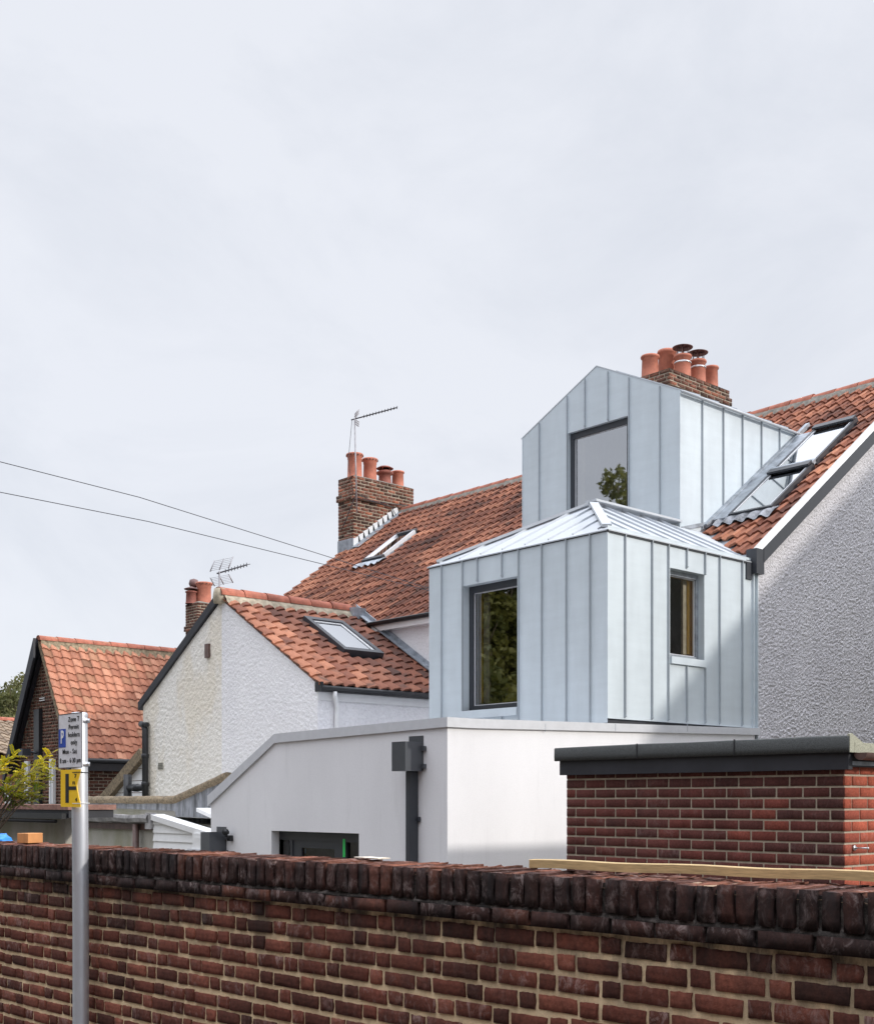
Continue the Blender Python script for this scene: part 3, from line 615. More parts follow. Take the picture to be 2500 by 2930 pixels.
# ================================================================== garage
def garage():
    k = 1.11; x0 = 7.24*k; y0 = 4.11*k; y1 = 6.51*k; t = thing('brick_garage', 'small flat roofed red brick garage behind the garden wall, at right', 'garage', (x0, y0, 0))
    H = .0768*1.07; L = .222; J = .013
    zf = onX(2417, 2190, x0).z; nco = 30; z0 = zf+.02-nco*H
    a = -Y; mb = MB(); st = Vector((x0, y1, z0))
    patch = [(2120, 2310), (2210, 2305), (2150, 2340), (2210, 2340), (2110, 2370), (2180, 2370), (2250, 2370), (2140, 2400), (2205, 2400)]
    pp = [onX(q[0], q[1], x0) for q in patch]
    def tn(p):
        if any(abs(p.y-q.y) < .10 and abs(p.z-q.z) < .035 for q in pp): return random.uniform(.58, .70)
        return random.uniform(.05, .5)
    def hide(p): return p.z < .02
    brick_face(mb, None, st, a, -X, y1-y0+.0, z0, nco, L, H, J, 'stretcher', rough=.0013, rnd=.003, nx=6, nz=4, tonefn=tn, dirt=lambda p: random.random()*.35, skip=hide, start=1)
    mo = MB(); mo.box((x0+.007, y0+.007, 0), (x0+3.4, y1-.0, zf+.02), (.5, 0, 0)); 
    brick_face(mb, None, Vector((x0+.0, y0, z0)), X, -Y, 3.4, z0, nco, L, H, J, 'stretcher', rough=.0013, rnd=.003, nx=6, nz=4, tonefn=lambda p: random.uniform(.75, 1), dirt=lambda p: random.random()*.1, skip=hide)  # sunny face toned lighter: cleaner bricks, with sunlight put into their colour
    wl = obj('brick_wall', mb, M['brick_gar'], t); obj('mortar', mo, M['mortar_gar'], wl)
    # fascia and felt upstand
    zt = onX(2417, 2150, x0).z
    mb = MB(); mb.box((x0-.055, y0-.06, zf-.03), (x0+.0, y1+.032, zt-.0)); obj('fascia_board', mb, M['fascia'], t)
    TLp = onX(1596, 2146, x0-.09); TR = onX(2415, 2095, x0-.09); zb1 = onX(1596, 2181, x0-.09).z
    fe = MB(); nn = 60; ya = y1+.062; yb = y0-.085; vs = []
    prof = [(-.07, 0), (-.09, .0), (-.093, .04), (-.091, .108), (-.082, .118), (-.03, .122), (.06, .07), (.2, .05)]
    Wp = len(prof)
    for i in range(nn+1):
        y = ya+(yb-ya)*i/nn; zz = zt-.008-.0*i
        for q, (dx, dz) in enumerate(prof): vs.append((x0+dx+.003*noise.noise(Vector((y*3, q, 0))), y, zz+dz+(.006*noise.noise(Vector((y*1.7, q*.3, 4))) if q > 0 else 0)))
    fe.add(vs, [(i*Wp+q, (i+1)*Wp+q, (i+1)*Wp+q+1, i*Wp+q+1) for i in range(nn) for q in range(Wp-1)], (.5, 0, 0), 0, True)
    fe.add(vs[-Wp:], [tuple(range(Wp))]); fe.add(vs[:Wp], [tuple(range(Wp))[::-1]])
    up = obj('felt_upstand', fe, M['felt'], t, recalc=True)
    for pxx in (1822, 2100):
        jb = MB(); y = onX(pxx, 2130, x0-.09).y; jb.box((x0-.0975, y-.004, zt-.006), (x0-.085, y+.004, zt+.115)); obj('felt_joint', jb, M['black'], up)
    # low pale roof edge over the gutter on the sunny side
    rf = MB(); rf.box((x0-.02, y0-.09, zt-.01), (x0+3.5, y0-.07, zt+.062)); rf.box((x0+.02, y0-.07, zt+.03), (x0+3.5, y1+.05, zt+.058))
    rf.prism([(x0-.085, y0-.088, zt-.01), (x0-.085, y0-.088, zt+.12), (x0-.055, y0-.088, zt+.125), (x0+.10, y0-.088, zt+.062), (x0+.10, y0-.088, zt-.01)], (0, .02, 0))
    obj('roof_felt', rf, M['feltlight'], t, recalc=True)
    gu = MB(); n = 10; vs = []; gx = (x0-.01, x0+3.4); r = .052
    for gxx in gx:
        for k2 in range(n+1):
            an = math.pi+math.pi*k2/n; vs.append((gxx, y0-.125+math.cos(an)*r, zt-.012+math.sin(an)*r))
    W = n+1; gu.add(vs, [(k2, k2+1, W+k2+1, W+k2) for k2 in range(n)], (.5, 0, 0), 0, True); gu.add(vs[:W], [tuple(range(W))])
    go = obj('gutter', gu, M['gutterbrown'], t)
    for gxx in (x0+.22, x0+.45, x0+1.2):
        b = MB(); pts = [(gxx, y0-.125+math.cos(math.pi+math.pi*k2/8)*(r+.006), zt-.008+math.sin(math.pi+math.pi*k2/8)*(r+.006)) for k2 in range(9)]
        b.tube(pts, .011, 6); obj('gutter_bracket', b, M['black'], go)
    fb = MB(); fb.box((x0-.03, y0-.05, zf-.01), (x0+3.4, y0-.012, zt)); obj('fascia_board', fb, M['fascia'], t)
    tr = MB(); tr.box((x0-.028, y0-.058, zf-.0), (x0+3.4, y0-.0505, zf+.03)); obj('trim_strip', tr, M['lead'], t)
    # bolt sticking out of the sunny wall
    q = onY(2441, 2426, y0); nb = MB(); nb.tube([q, q+Vector((.0, -.11, .0))], .006, 8); nb.tube([q+Vector((0, -.004, 0)), q+Vector((0, -.012, 0))], .02, 12); nb.tube([q+Vector((0, -.105, 0)), q+Vector((0, -.116, 0))], .009, 10)
    obj('wall_bolt', nb, M['steel'], t)
garage()

# ================================================================== end terrace house with zinc extension
ZA, ZB = .74, -4.70                      # main roof plane z = ZA x + ZB
XR = 18.3; ZR = ZA*XR+ZB; XE = 13.42     # ridge, eaves
NS = Vector((1, 0, ZA)).normalized(); NM = Vector((-ZA, 0, 1)).normalized()
BX, BY0, BY1 = 10.64, 8.95, 11.97; BZ0 = 3.125; BZ1 = 5.25; BR = 10.46; BRZ = 6.04; BS = (BRZ-BZ1)/(BR-BY0)
DX, DY0, DY1 = 13.90, 10.39, 13.42; DZE = 7.91; DZA = 8.64; DYC = (DY0+DY1)/2
class Pieces:
    def __init__(s, name, m, parent): s.a = (name, m, parent)
    def new(s): s.cur = MB(); return s.cur
    def done(s, recalc=True): obj(s.a[0], s.cur, s.a[1], s.a[2], recalc=recalc)
def seam_v(mb, x, y, z0, z1, n, cap=True):
    if isinstance(mb, Pieces):
        m = mb.new(); seam_v(m, x, y, z0, z1, n, cap); mb.done(); return
    """vertical standing seam on a face with outward normal n ('x' = -x face, 'y' = -y face)"""
    h = .027; w = .010
    if n == 'x':
        mb.box((x-h, y-w/2, z0+(.03 if cap else 0)), (x, y+w/2, z1-.006)); 
        if cap: mb.prism([(x, y-w/2-.004, z0+.002), (x-h-.006, y-w/2-.004, z0+.03), (x, y-w/2-.004, z0+.045)], (0, w+.008, 0))
    else:
        mb.box((x-w/2, y-h, z0+(.03 if cap else 0)), (x+w/2, y, z1-.006))
        if cap: mb.prism([(x-w/2-.004, y, z0+.002), (x-w/2-.004, y-h-.006, z0+.03), (x-w/2-.004, y, z0+.045)], (w+.008, 0, 0))
def wallpoly(mb, pts, thick):
    mb.prism(pts, thick)
def window(parent, name, o, a, n, w, h, depth, fw, matf, glassm, inner, label=None, inward=.9, sash=True, curtain=None):
    """o: lower-left of opening on wall face seen from outside; a: along, n: outward"""
    a = Vector(a); n = Vector(n); o = Vector(o)
    fr = MB(); b = o-n*depth
    for q, ax, bx in ((b, a*w, UP*fw), (b+UP*(h-fw*1.25), a*w, UP*fw*1.25), (b+UP*fw, a*fw, UP*(h-2.25*fw)), (b+a*(w-fw)+UP*fw, a*fw, UP*(h-2.25*fw))): fr.obox(q-n*.06, ax, n*.06, bx)
    f = obj(name, fr, matf, parent, label=label)
    s2 = MB(); g0 = fw+.012
    for q, ax, bx in ((b+a*fw+UP*fw, a*(w-2*fw), UP*.012), (b+a*fw+UP*(h-1.25*fw-.012), a*(w-2*fw), UP*.012), (b+a*fw+UP*(fw+.012), a*.012, UP*(h-2.25*fw-.024)), (b+a*(w-fw-.012)+UP*(fw+.012), a*.012, UP*(h-2.25*fw-.024))): s2.obox(q-n*.05, ax, n*.025, bx)
    if sash: obj('glazing_bead', s2, M['coping_metal'], f)
    p = MB(); q = b-n*.035+a*g0+UP*g0; quadface(p, [q, q+a*(w-2*g0), q+a*(w-2*g0)+UP*(h-fw*1.25-g0-.012), q+UP*(h-fw*1.25-g0-.012)]); obj('pane', p, glassm, f)
    rm = MB(); c = b-n*.064; D = -n*inward                       # the room behind the glass
    cs = [c-a*.25-UP*.25, c+a*(w+.25)-UP*.25, c+a*(w+.25)+UP*(h+.25), c-a*.25+UP*(h+.25)]; ds = [q_+D for q_ in cs]
    rm.add(cs+ds, [(4, 5, 6, 7), (0, 1, 5, 4), (1, 2, 6, 5), (2, 3, 7, 6), (3, 0, 4, 7)]); obj('room', rm, inner, f)
    jb = MB(); lin = -n*.15                                      # inner reveals
    for q, ax, bx in ((c-a*.25, a*.25+a*fw*.6, UP*h), (c+a*(w-fw*.6), a*.3, UP*h), (c+a*(-.25)-UP*.25, a*(w+.5), UP*(.25+fw*.6)), (c-a*.25+UP*(h-fw*.6), a*(w+.5), UP*.3)): jb.obox(q+lin, ax, -lin, bx)
    obj('inner_reveal', jb, M['curtain_pale'] if inner is not M['roomdark'] else M['curtain'], f)
    return f, b
def house():
    t = thing('end_terrace_house', 'pebbledashed end terrace house with zinc clad dormer and two storey rear extension', 'house', (13.5, 9.0, 0))
    # ---- gable wall and rear wall
    YG = 9.0; D_ = 9.2
    g = MB(); g.prism([(13.5, YG, 0), (13.5, YG, ZA*13.5+ZB-.04), (XR, YG, ZR-.04), (2*XR-13.5, YG, ZA*13.5+ZB-.04), (2*XR-13.5, YG, 0)], (0, .3, 0)); gw = obj('gable_wall', g, M['pebble'], t, recalc=True)
    g = MB(); relief(g, (0, YG, 0), X, -Y, 13.52, 17.2, 2.3, lambda x: ZA*x+ZB-.07, .0125, .016, 30); obj('roughcast_coat', g, M['pebble'], gw)
    g = MB(); g.box((13.5, YG+.3, 0), (13.7, 13.45, 5.27)); obj('rear_wall', g, M['white_rough'], t)
    # ---- rooflights (holes left in the tiles)
    def inbox(skyb):
        return lambda p: any(b[0]-.02 < p.x < b[1]+.02 and b[2]-.02 < p.y < DY0+.1 for b in skyb)
    lift = .09
    P = [onP(*q, ZA, ZB+lift*1.24) for q in ((2100, 1466), (2219, 1440), (2212, 1346), (2346, 1310), (2331, 1226), (2450, 1186))]
    yA = (P[0].y+P[2].y+P[4].y)/3; yB = (P[1].y+P[3].y+P[5].y)/3; xs0 = (P[0].x+P[1].x)/2; xs1 = (P[2].x+P[3].x)/2; xs2 = (P[4].x+P[5].x)/2
    yA = max(yA, yB+.7)
    sky = [(xs0, xs2, yB, yA)]
    def valley(p):
        zz = ZA*p.x+ZB
        if p.y < BR: return zz < BZ1+BS*(p.y-BY0)+.03
        if p.y < BY1+.1: return zz < BRZ-BS*(p.y-BR)+.03
        return False
    hid = inbox(sky)
    def skip(p):
        return valley(p) or hid(p) or (DY0 < p.y < DY1 and p.x > DX+.1 and p.z < DZE+(DZA-DZE)*(1-abs(p.y-DYC)/(DYC-DY0))-.16)
    tl = MB(); pantiles(tl, (XE, YG+.03, ZA*XE+ZB), Y, NS, 13.43-YG-.03, (XR-XE)*math.sqrt(1+ZA*ZA), .2, .29, skip, amp=.029)
    obj('roof_tiles', tl, M['tile'], t)
    un = MB(); un.prism([(XE+.1, YG+.02, ZA*(XE+.1)+ZB-.03), (XR, YG+.02, ZR-.03), (XR, YG+.02, ZR-.1), (XE+.1, YG+.02, ZA*(XE+.1)+ZB-.1)], (0, 13.4-YG, 0))
    un.prism([(2*XR-13.3, YG+.02, ZA*13.3+ZB-.03), (XR, YG+.02, ZR-.03), (XR, YG+.02, ZR-.1), (2*XR-13.3, YG+.02, ZA*13.3+ZB-.1)], (0, 13.4-YG, 0)); obj('roof_deck', un, M['fascia'], t, recalc=True)
    vl = MB(); vl.prism([(13.45, YG+.04, ZA*13.45+ZB-.012), (14.75, YG+.04, ZA*14.75+ZB-.012), (14.75, 12.3, ZA*14.75+ZB-.012), (13.45, 12.3, ZA*13.45+ZB-.012)], (0, 0, .008)); obj('valley_lead', vl, M['lead'], t, recalc=True)
    rt = MB(); ridge_tiles(rt, (XR, YG-.12, ZR+.05), (XR, 13.4, ZR+.05), .12, .42); obj('ridge_tiles', rt, M['ridge'], t)
    bd = MB(); ns = 90; vs = []
    for i in range(ns+1):
        y = YG-.1+(13.4-YG)*i/ns; nz_ = .02*noise.noise(Vector((y*4, 0, 0)))
        vs += [(XR-.09, y, ZR+.055), (XR-.145+nz_*.5, y, ZR-.02+nz_), (XR-.17, y, ZR-.09)]
    bd.add(vs, [(3*i+k, 3*i+k+1, 3*i+4+k, 3*i+3+k) for i in range(ns) for k in range(2)], (.5, 0, 0), 0, True); obj('ridge_bedding', bd, M['bedding'], t)
    # verge: white fillet and anthracite barge board
    vz = lambda x, d=0: ZA*x+ZB+d
    vb = MB(); vb.prism([(13.62, 8.86, vz(13.62, -.13)), (13.62, 8.86, vz(13.62, .06)), (XR, 8.86, vz(XR, .06)), (XR, 8.86, vz(XR, -.13))], (0, .03, 0)); obj('barge_board', vb, M['anth'], t, recalc=True)
    vf = MB(); ns = 70; vs = []
    for i in range(ns+1):
        x = 13.58+(XR-13.58)*i/ns; e = .008*noise.noise(Vector((x*5, 1, 0)))
        vs += [(x, 8.862, vz(x, .062)), (x, 8.90, vz(x, .078+e*.5)), (x, 9.03, vz(x, .075+e)), (x, 9.05, vz(x, -.02))]
    vf.add(vs, [(4*i+k, 4*i+4+k, 4*i+5+k, 4*i+1+k) for i in range(ns) for k in range(3)], (.5, 0, 0), 0, True)
    vf.box((13.6, 8.89, 5.25), (13.61, 9.05, 5.34)); obj('verge_fillet', vf, M['whitepaint'], t)
    sf = MB(); sf.prism([(13.62, 8.89, vz(13.62, -.12)), (13.62, 9.0, vz(13.62, -.12)), (13.62, 9.0, vz(13.62, -.09)), (13.62, 8.89, vz(13.62, -.09))], (XR-13.62, 0, ZA*(XR-13.62))); obj('verge_soffit', sf, M['white'], t, recalc=True)
    eb = MB(); eb.box((13.46, 8.865, 5.10), (13.63, 9.02, 5.42)); eb.box((13.34, 8.93, 5.02), (13.46, 9.10, 5.26)); obj('eaves_box', eb, M['anth'], t)
    gu = MB(); gu.box((13.28, 8.97, 5.18), (13.42, 9.5, 5.29)); gu.tube([(13.37, 9.02, 5.05), (13.37, 9.02, 4.93)], .035, 12); obj('gutter_end', gu, M['black'], t)
    # rooflights
    def rooflight(x0, x1, y0, y1, last):
        q = lambda x, y, d: Vector((x, y, ZA*x+ZB))+NM*d
        f = MB(); fw = .04
        for (xa, xb, ya, yb) in ((x0, x0+fw*.9, y0, y1), (x1-fw*.9, x1, y0, y1), (x0+fw*.9, x1-fw*.9, y0, y0+fw), (x0+fw*.9, x1-fw*.9, y1-fw, y1)):
            f.obox(q(xa, ya, -.02), q(xb, ya, 0)-q(xa, ya, 0), Vector((0, yb-ya, 0)), NM*.12)
        f.obox(q(x1-.10, y0+.01, .112), q(x1, y0, 0)-q(x1-.10, y0, 0), Vector((0, y1-y0-.02, 0)), NM*.03)
        r = obj('rooflight', f, M['anth'], t, recalc=True)
        g_ = MB(); quadface(g_, [q(x0+.035, y0+.04, .085), q(x1-.035, y0+.04, .085), q(x1-.035, y1-.04, .085), q(x0+.035, y1-.04, .085)]); obj('pane', g_, M['glass_sky'], r)
        for yy, s in ((y0+.045, 1), (y1-.045, -1)): bb = MB(); bb.obox(q(x0+.05, yy, .087), q(x1-.10, yy, 0)-q(x0+.05, yy, 0), Vector((0, s*.02, 0)), NM*.008); obj('glazing_bead', bb, M['coping_metal'], r)
        sh = MB(); A_ = [q(x0+.03, y0+.03, 0), q(x1-.03, y0+.03, 0), q(x1-.03, y1-.03, 0), q(x0+.03, y1-.03, 0)]; B_ = [p_-NM*.45 for p_ in A_]
        sh.add([*A_, *B_], [(4, 5, 6, 7), (0, 1, 5, 4), (1, 2, 6, 5), (2, 3, 7, 6), (3, 0, 4, 7)]); sh.beam(q(x0+.05, (y0+y1)/2, -.2), q(x1-.05, (y0+y1)/2+.1, -.2), .025, .025, mi=1); sh.beam(q((x0+x1)/2, y0+.05, -.24), q((x0+x1)/2, y1-.05, -.24), .02, .02, mi=1)
        obj('light_shaft', sh, [M['shaft'], M['lead']], r)
        return r
    xm = xs1
    rooflight(xs0, xm-.03, yB, yA, 0); rooflight(xm+.03, xs2, yB, yA, 1)
    fl = MB(); q = lambda x, y, d: Vector((x, y, ZA*x+ZB))+NM*d
    fl.obox(q(xs0-.05, yA, .06), q(xs2-.1, yB, 0)-q(xs0-.05, yB, 0), Vector((0, max(.05, DY0-yA), 0)), NM*.03)
    fl.obox(q(xm-.05, yB, .06), q(xm+.05, yB, 0)-q(xm-.05, yB, 0), Vector((0, yA-yB, 0)), NM*.06)
    obj('rooflight_flashing', fl, M['lead'], t, recalc=True)
    ap = MB(); nv = 60; vs = []                                  # pleated lead apron dressed over the tiles
    for i in range(nv+1):
        y = yB-.12+(yA-yB+.25)*i/nv
        for k, xx in enumerate((xs0+.02, xs0-.10, xs0-.2)):
            vs.append(q(xx, y, (.07, .085, .075)[k]+.026*math.sin(2*math.pi*(y-YG-.03)/.2+1)*(k > 0)+.003*math.sin(i*2.9)))
    ap.add(vs, [(3*i+k, 3*i+3+k, 3*i+4+k, 3*i+1+k) for i in range(nv) for k in range(2)], (.5, 0, 0), 0, True); obj('lead_apron', ap, M['leadstreak'], t, recalc=True)
    # ---- zinc first floor extension
    z = MB()
    wy1 = onX(1324, 1800, BX).y; wy0 = onX(1480, 1800, BX).y; wz1 = onX(1480, 1648, BX).z; wz0 = onX(1480, 2023, BX).z
    def face_x(mb, x, y0, y1, z0, z1, hy0, hy1, hz0, hz1, th=.15):
        for (a_, b_, c_, d_) in ((y0, hy0, z0, z1), (hy1, y1, z0, z1), (hy0, hy1, z0, hz0), (hy0, hy1, hz1, z1)):
            if b_-a_ > .001 and d_-c_ > .001: mb.add([(x, a_, c_), (x, b_, c_), (x, b_, d_), (x, a_, d_)], [(0, 3, 2, 1)])
        mb.add([(x, hy0, hz0), (x, hy1, hz0), (x, hy1, hz1), (x, hy0, hz1), (x+th, hy0, hz0), (x+th, hy1, hz0), (x+th, hy1, hz1), (x+th, hy0, hz1)], [(0, 1, 5, 4), (1, 2, 6, 5), (2, 3, 7, 6), (3, 0, 4, 7)])
    def face_y(mb, y, x0, x1, z0, z1, hx0, hx1, hz0, hz1, th=.12):
        for (a_, b_, c_, d_) in ((x0, hx0, z0, z1), (hx1, x1, z0, z1), (hx0, hx1, z0, hz0), (hx0, hx1, hz1, z1)):
            if b_-a_ > .001: mb.add([(a_, y, c_), (b_, y, c_), (b_, y, d_), (a_, y, d_)], [(0, 1, 2, 3)])
        mb.add([(hx0, y, hz0), (hx1, y, hz0), (hx1, y, hz1), (hx0, y, hz1), (hx0, y+th, hz0), (hx1, y+th, hz0), (hx1, y+th, hz1), (hx0, y+th, hz1)], [(0, 4, 5, 1), (1, 5, 6, 2), (2, 6, 7, 3), (3, 7, 4, 0)])
    vx0 = onY(1916, 1700, BY0).x; vx1 = onY(2014, 1700, BY0).x; vz1 = onY(1916, 1624, BY0).z; vz0 = onY(1918, 1878, BY0).z
    face_x(z, BX, BY0, BY1, BZ0-.05, BZ1, wy0, wy1, wz0, wz1); face_y(z, BY0, BX, 13.6, BZ0, BZ1+.05, vx0, vx1, vz0, vz1)
    z.add([(BX, BY1, BZ0-.05), (13.5, BY1, BZ0-.05), (13.5, BY1, BZ1), (BX, BY1, BZ1)], [(0, 3, 2, 1)]); z.add([(BX, BY0, BZ0), (BX, BY1, BZ0), (13.6, BY1, BZ0), (13.6, BY0, BZ0)], [(0, 1, 2, 3)])
    zc = obj('zinc_cladding', z, M['zinc'], t)
    sm = Pieces('standing_seam', M['zinc_seam_shade'], zc)
    for px in (1265, 1484.5, 1551, 1621, 1689): seam_v(sm, BX, onX(px, 1800, BX).y, BZ0-.04, BZ1, 'x')
    seam_v(sm, BX, wy1-.004, BZ0-.04, BZ1, 'x', False)
    for px in (1367, 1437): yy = onX(px, 1650, BX).y; seam_v(sm, BX, yy, wz1+.01, BZ1, 'x')
    seam_v(sm, BX, onX(1437, 1650, BX).y, BZ0, wz0-.1, 'x', False)
    for px in (1786, 1863, 1909.6, 2056, 2120.6): seam_v(sm, onY(px, 1800, BY0).x, BY0, BZ0+.01, BZ1, 'y')
    seam_v(sm, onY(1962, 1800, BY0).x, BY0, vz1+.02, BZ1, 'y'); seam_v(sm, onY(1962, 1800, BY0).x, BY0, BZ0+.01, vz0-.09, 'y')
    seam_v(sm, vx1+.004, BY0, vz1-.005, BZ1, 'y', False); seam_v(sm, vx1+.004, BY0, BZ0+.01, vz0-.09, 'y')
    sm = MB(); sm.box((BX-.008, BY0-.008, BZ0), (BX+.012, BY0+.012, BZ1-.01)); obj('corner_trim', sm, M['zinc'], zc, recalc=True); sm = MB(); sm.box((13.48, BY0-.03, BZ0), (13.50, BY0, BZ1-.1)); obj('end_trim', sm, M['zinc'], zc); sm = MB(); sm.box((13.56, BY0-.035, 0), (13.575, BY0+.04, BZ1-.1)); obj('end_trim', sm, M['zinc'], zc)
    cl = MB(); cl.box((BX-.03, wy0-.01, wz0-.10), (BX+.13, wy1+.01, wz0-.0)); obj('window_sill', cl, M['zinc'], zc); cl = MB(); cl.box((vx0-.0, BY0-.028, vz0-.085), (vx1+.01, BY0+.1, vz0)); obj('window_sill', cl, M['zinc'], zc)
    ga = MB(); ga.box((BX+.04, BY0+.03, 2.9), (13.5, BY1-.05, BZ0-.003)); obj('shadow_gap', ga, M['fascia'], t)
    window(t, 'window', (BX, wy1, wz0), -Y, -X, wy1-wy0, wz1-wz0, .11, .068, M['anth'], M['glass'], M['roomdark'], 'tall dark framed window of the zinc extension')
    window(t, 'window', (vx0, BY0, vz0), X, -Y, vx1-vx0, vz1-vz0, .09, .045, M['lead'], M['glass_side'], M['roomdark'], 'small window in the sunlit zinc wall')
    def strip(px0, px1, py0, py1, yx, ins, m_, face):
        b_ = MB()
        if face == 'x': A_ = onX(px0, py0, BX+ins); B_ = onX(px1, py1, BX+ins); b_.box((BX+ins, A_.y, B_.z), (BX+ins+.03, B_.y, A_.z))
        else: A_ = onY(px0, py0, BY0+ins); B_ = onY(px1, py1, BY0+ins); b_.box((A_.x, BY0+ins, B_.z), (B_.x, BY0+ins+.03, A_.z))
        obj('curtain', b_, m_, t)
    strip(1366, 1380, 1690, 2012, 0, .24, M['curtain'], 'x'); strip(1380, 1400, 1690, 2012, 0, .26, M['reveal_grey'], 'x')
    strip(1953, 1967, 1645, 1874, 0, .20, M['reveal_grey'], 'y'); strip(1967, 1986, 1645, 1874, 0, .18, M['curtain'], 'y')
    b_ = MB(); A_ = onX(1645, 1250, DX+.22); B_ = onX(1672, 1600, DX+.22); b_.box((DX+.22, A_.y, B_.z), (DX+.25, B_.y, A_.z)); obj('curtain', b_, M['curtain_pale'], t)
    yt = MB(); q = Vector((vx0+.10, BY0+.13, vz0+.07)); yt.tube([q+Vector((.055*math.cos(a)*(1+.1*math.sin(a*3)), .02*math.sin(a), .012+.01*math.sin(a*2))) for a in [k*.7 for k in range(10)]], .010, 6); obj('yellow_cloth', yt, M['yellow'], t)
    # hip roof in zinc sheet
    ov = .022; e = MB()
    hip = [(BX-ov, BY0-ov, BZ1), (BX-ov, BY1+ov, BZ1), (BX+(BR-BY0), BR, BRZ)]
    quadface(e, [hip[0], hip[2], hip[1]]); vxa = (BZ1-ZB)/ZA
    quadface(e, [hip[0], (vxa, BY0-ov, BZ1), ((BRZ-ZB)/ZA+.05, BR, BRZ), hip[2]]); quadface(e, [hip[1], hip[2], ((BRZ-ZB)/ZA+.05, BR, BRZ), (vxa, BY1+ov, BZ1)])
    for q in (((BX-ov, BY0-ov, BZ1-.012), (BX-ov+.012, BY1+ov, BZ1-.001)), ((BX-ov, BY0-ov, BZ1-.012), (13.45, BY0-ov+.012, BZ1-.001))): e.box(*q)
    e.box((BX-ov+.012, BY0-ov+.012, BZ1-.012), (13.4, BY1, BZ1-.004))
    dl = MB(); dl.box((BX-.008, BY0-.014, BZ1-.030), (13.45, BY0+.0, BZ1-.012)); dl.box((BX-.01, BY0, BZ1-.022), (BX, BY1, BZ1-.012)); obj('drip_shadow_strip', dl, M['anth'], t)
    hr = obj('zinc_hip_roof', e, M['zinc_roof'], t)
    rs = Pieces('standing_seam', M['zinc_rseam'], hr); hx = BX+(BR-BY0)
    for k in range(1, 9):                                        # seams on the sunny slope
        x = BX+.16+k*.385
        if x > 13.7: break
        xx = min(x, hx); top = Vector((x, BY0+(xx-BX) if x < hx else BR, 0)); top.z = BZ1+BS*(top.y-BY0); bot = Vector((x, BY0+.05, BZ1+BS*.05))
        rs.new().beam(bot+UP*.014, top+UP*.014, .014, .03); rs.done()
    for k in range(0, 8):                                        # seams on the hip end
        y = BY0+.18+k*.385
        if y > BY1: break
        L = min(y-BY0, BY1-y); rs.new().beam((BX+.05, y, BZ1+BS*.05+.014), (BX+L, y, BZ1+BS*L+.014), .014, .03); rs.done()
    cp = MB(); a0 = Vector(hip[2])+UP*.03
    cp.beam(a0+Vector((-.05, 0, .015)), Vector((DX+.02, BR, BRZ+.045)), .19, .028)
    for hcorner in (hip[0], hip[1]):
        hc = Vector(hcorner)+UP*.02; d = (a0-hc); cp.beam(hc+d*.06, hc+d*.97, .11, .035)
    obj('roof_capping', cp, M['zinc_roof'], hr, recalc=True)
    # ---- dormer
    dm = MB(); dwy1 = onX(1624, 1300, DX).y; dwy0 = onX(1796, 1300, DX).y; dwz1 = onX(1796, 1189, DX).z; dwz0 = 6.12
    b0 = 5.62
    for (a_, b_, c_, d_) in ((DY0, dwy0, b0, DZE), (dwy1, DY1, b0, DZE), (dwy0, dwy1, b0, dwz0)): dm.add([(DX, a_, c_), (DX, b_, c_), (DX, b_, d_), (DX, a_, d_)], [(0, 3, 2, 1)])
    dm.add([(DX, dwy0, dwz1), (DX, dwy1, dwz1), (DX, dwy1, DZE), (DX, dwy0, DZE)], [(0, 3, 2, 1)]) if dwz1 < DZE else None
    dm.add([(DX, DY0, DZE), (DX, DYC, DZA), (DX, DY1, DZE)], [(0, 1, 2)]) 
    dm.add([(DX, dwy0, dwz0), (DX, dwy1, dwz0), (DX, dwy1, dwz1), (DX, dwy0, dwz1), (DX+.1, dwy0, dwz0), (DX+.1, dwy1, dwz0), (DX+.1, dwy1, dwz1), (DX+.1, dwy0, dwz1)], [(0, 1, 5, 4), (1, 2, 6, 5), (2, 3, 7, 6), (3, 0, 4, 7)])
    xe = (DZE-ZB)/ZA+.1
    for yy, fl_ in ((DY0, 0), (DY1, 1)):
        f_ = [(DX, yy, b0), (xe, yy, ZA*xe+ZB-.2), (xe, yy, DZE), (DX, yy, DZE)]; dm.add(f_, [(0, 1, 2, 3)] if not fl_ else [(0, 3, 2, 1)])
    dz = obj('dormer', dm, M['zinc'], t, label='zinc clad gabled dormer with a large window')
    ds = Pieces('standing_seam', M['zinc_seam_shade'], dz); gz = lambda y: DZE+(DZA-DZE)*(1-abs(y-DYC)/(DYC-DY0))
    for px in (1543.5, 1799.5, 1888): yy = onX(px, 1300, DX).y; seam_v(ds, DX, yy, b0+.4, gz(yy)-.02, 'x')
    seam_v(ds, DX, dwy1+.006, b0+.3, gz(dwy1)-.02, 'x')
    for px in (1674, 1740): yy = onX(px, 1200, DX).y; seam_v(ds, DX, yy, dwz1, gz(yy)-.02, 'x')
    for px in (2006.7, 2067, 2121.8, 2176, 2227.6): xx = onY(px, 1250, DY0).x; seam_v(ds, xx, DY0, max(b0, ZA*xx+ZB+.06), DZE-.02, 'y')
    ds = MB(); ds.box((DX-.008, DY0-.008, 6.0), (DX+.014, DY0+.014, DZE)); obj('corner_trim', ds, M['zinc'], dz); ds = MB(); ds.box((DX-.008, DY1-.01, b0), (DX+.01, DY1+.008, DZE)); obj('corner_trim', ds, M['zinc'], dz)
    dr = MB(); xr = min((DZA-ZB)/ZA+.1, XR)
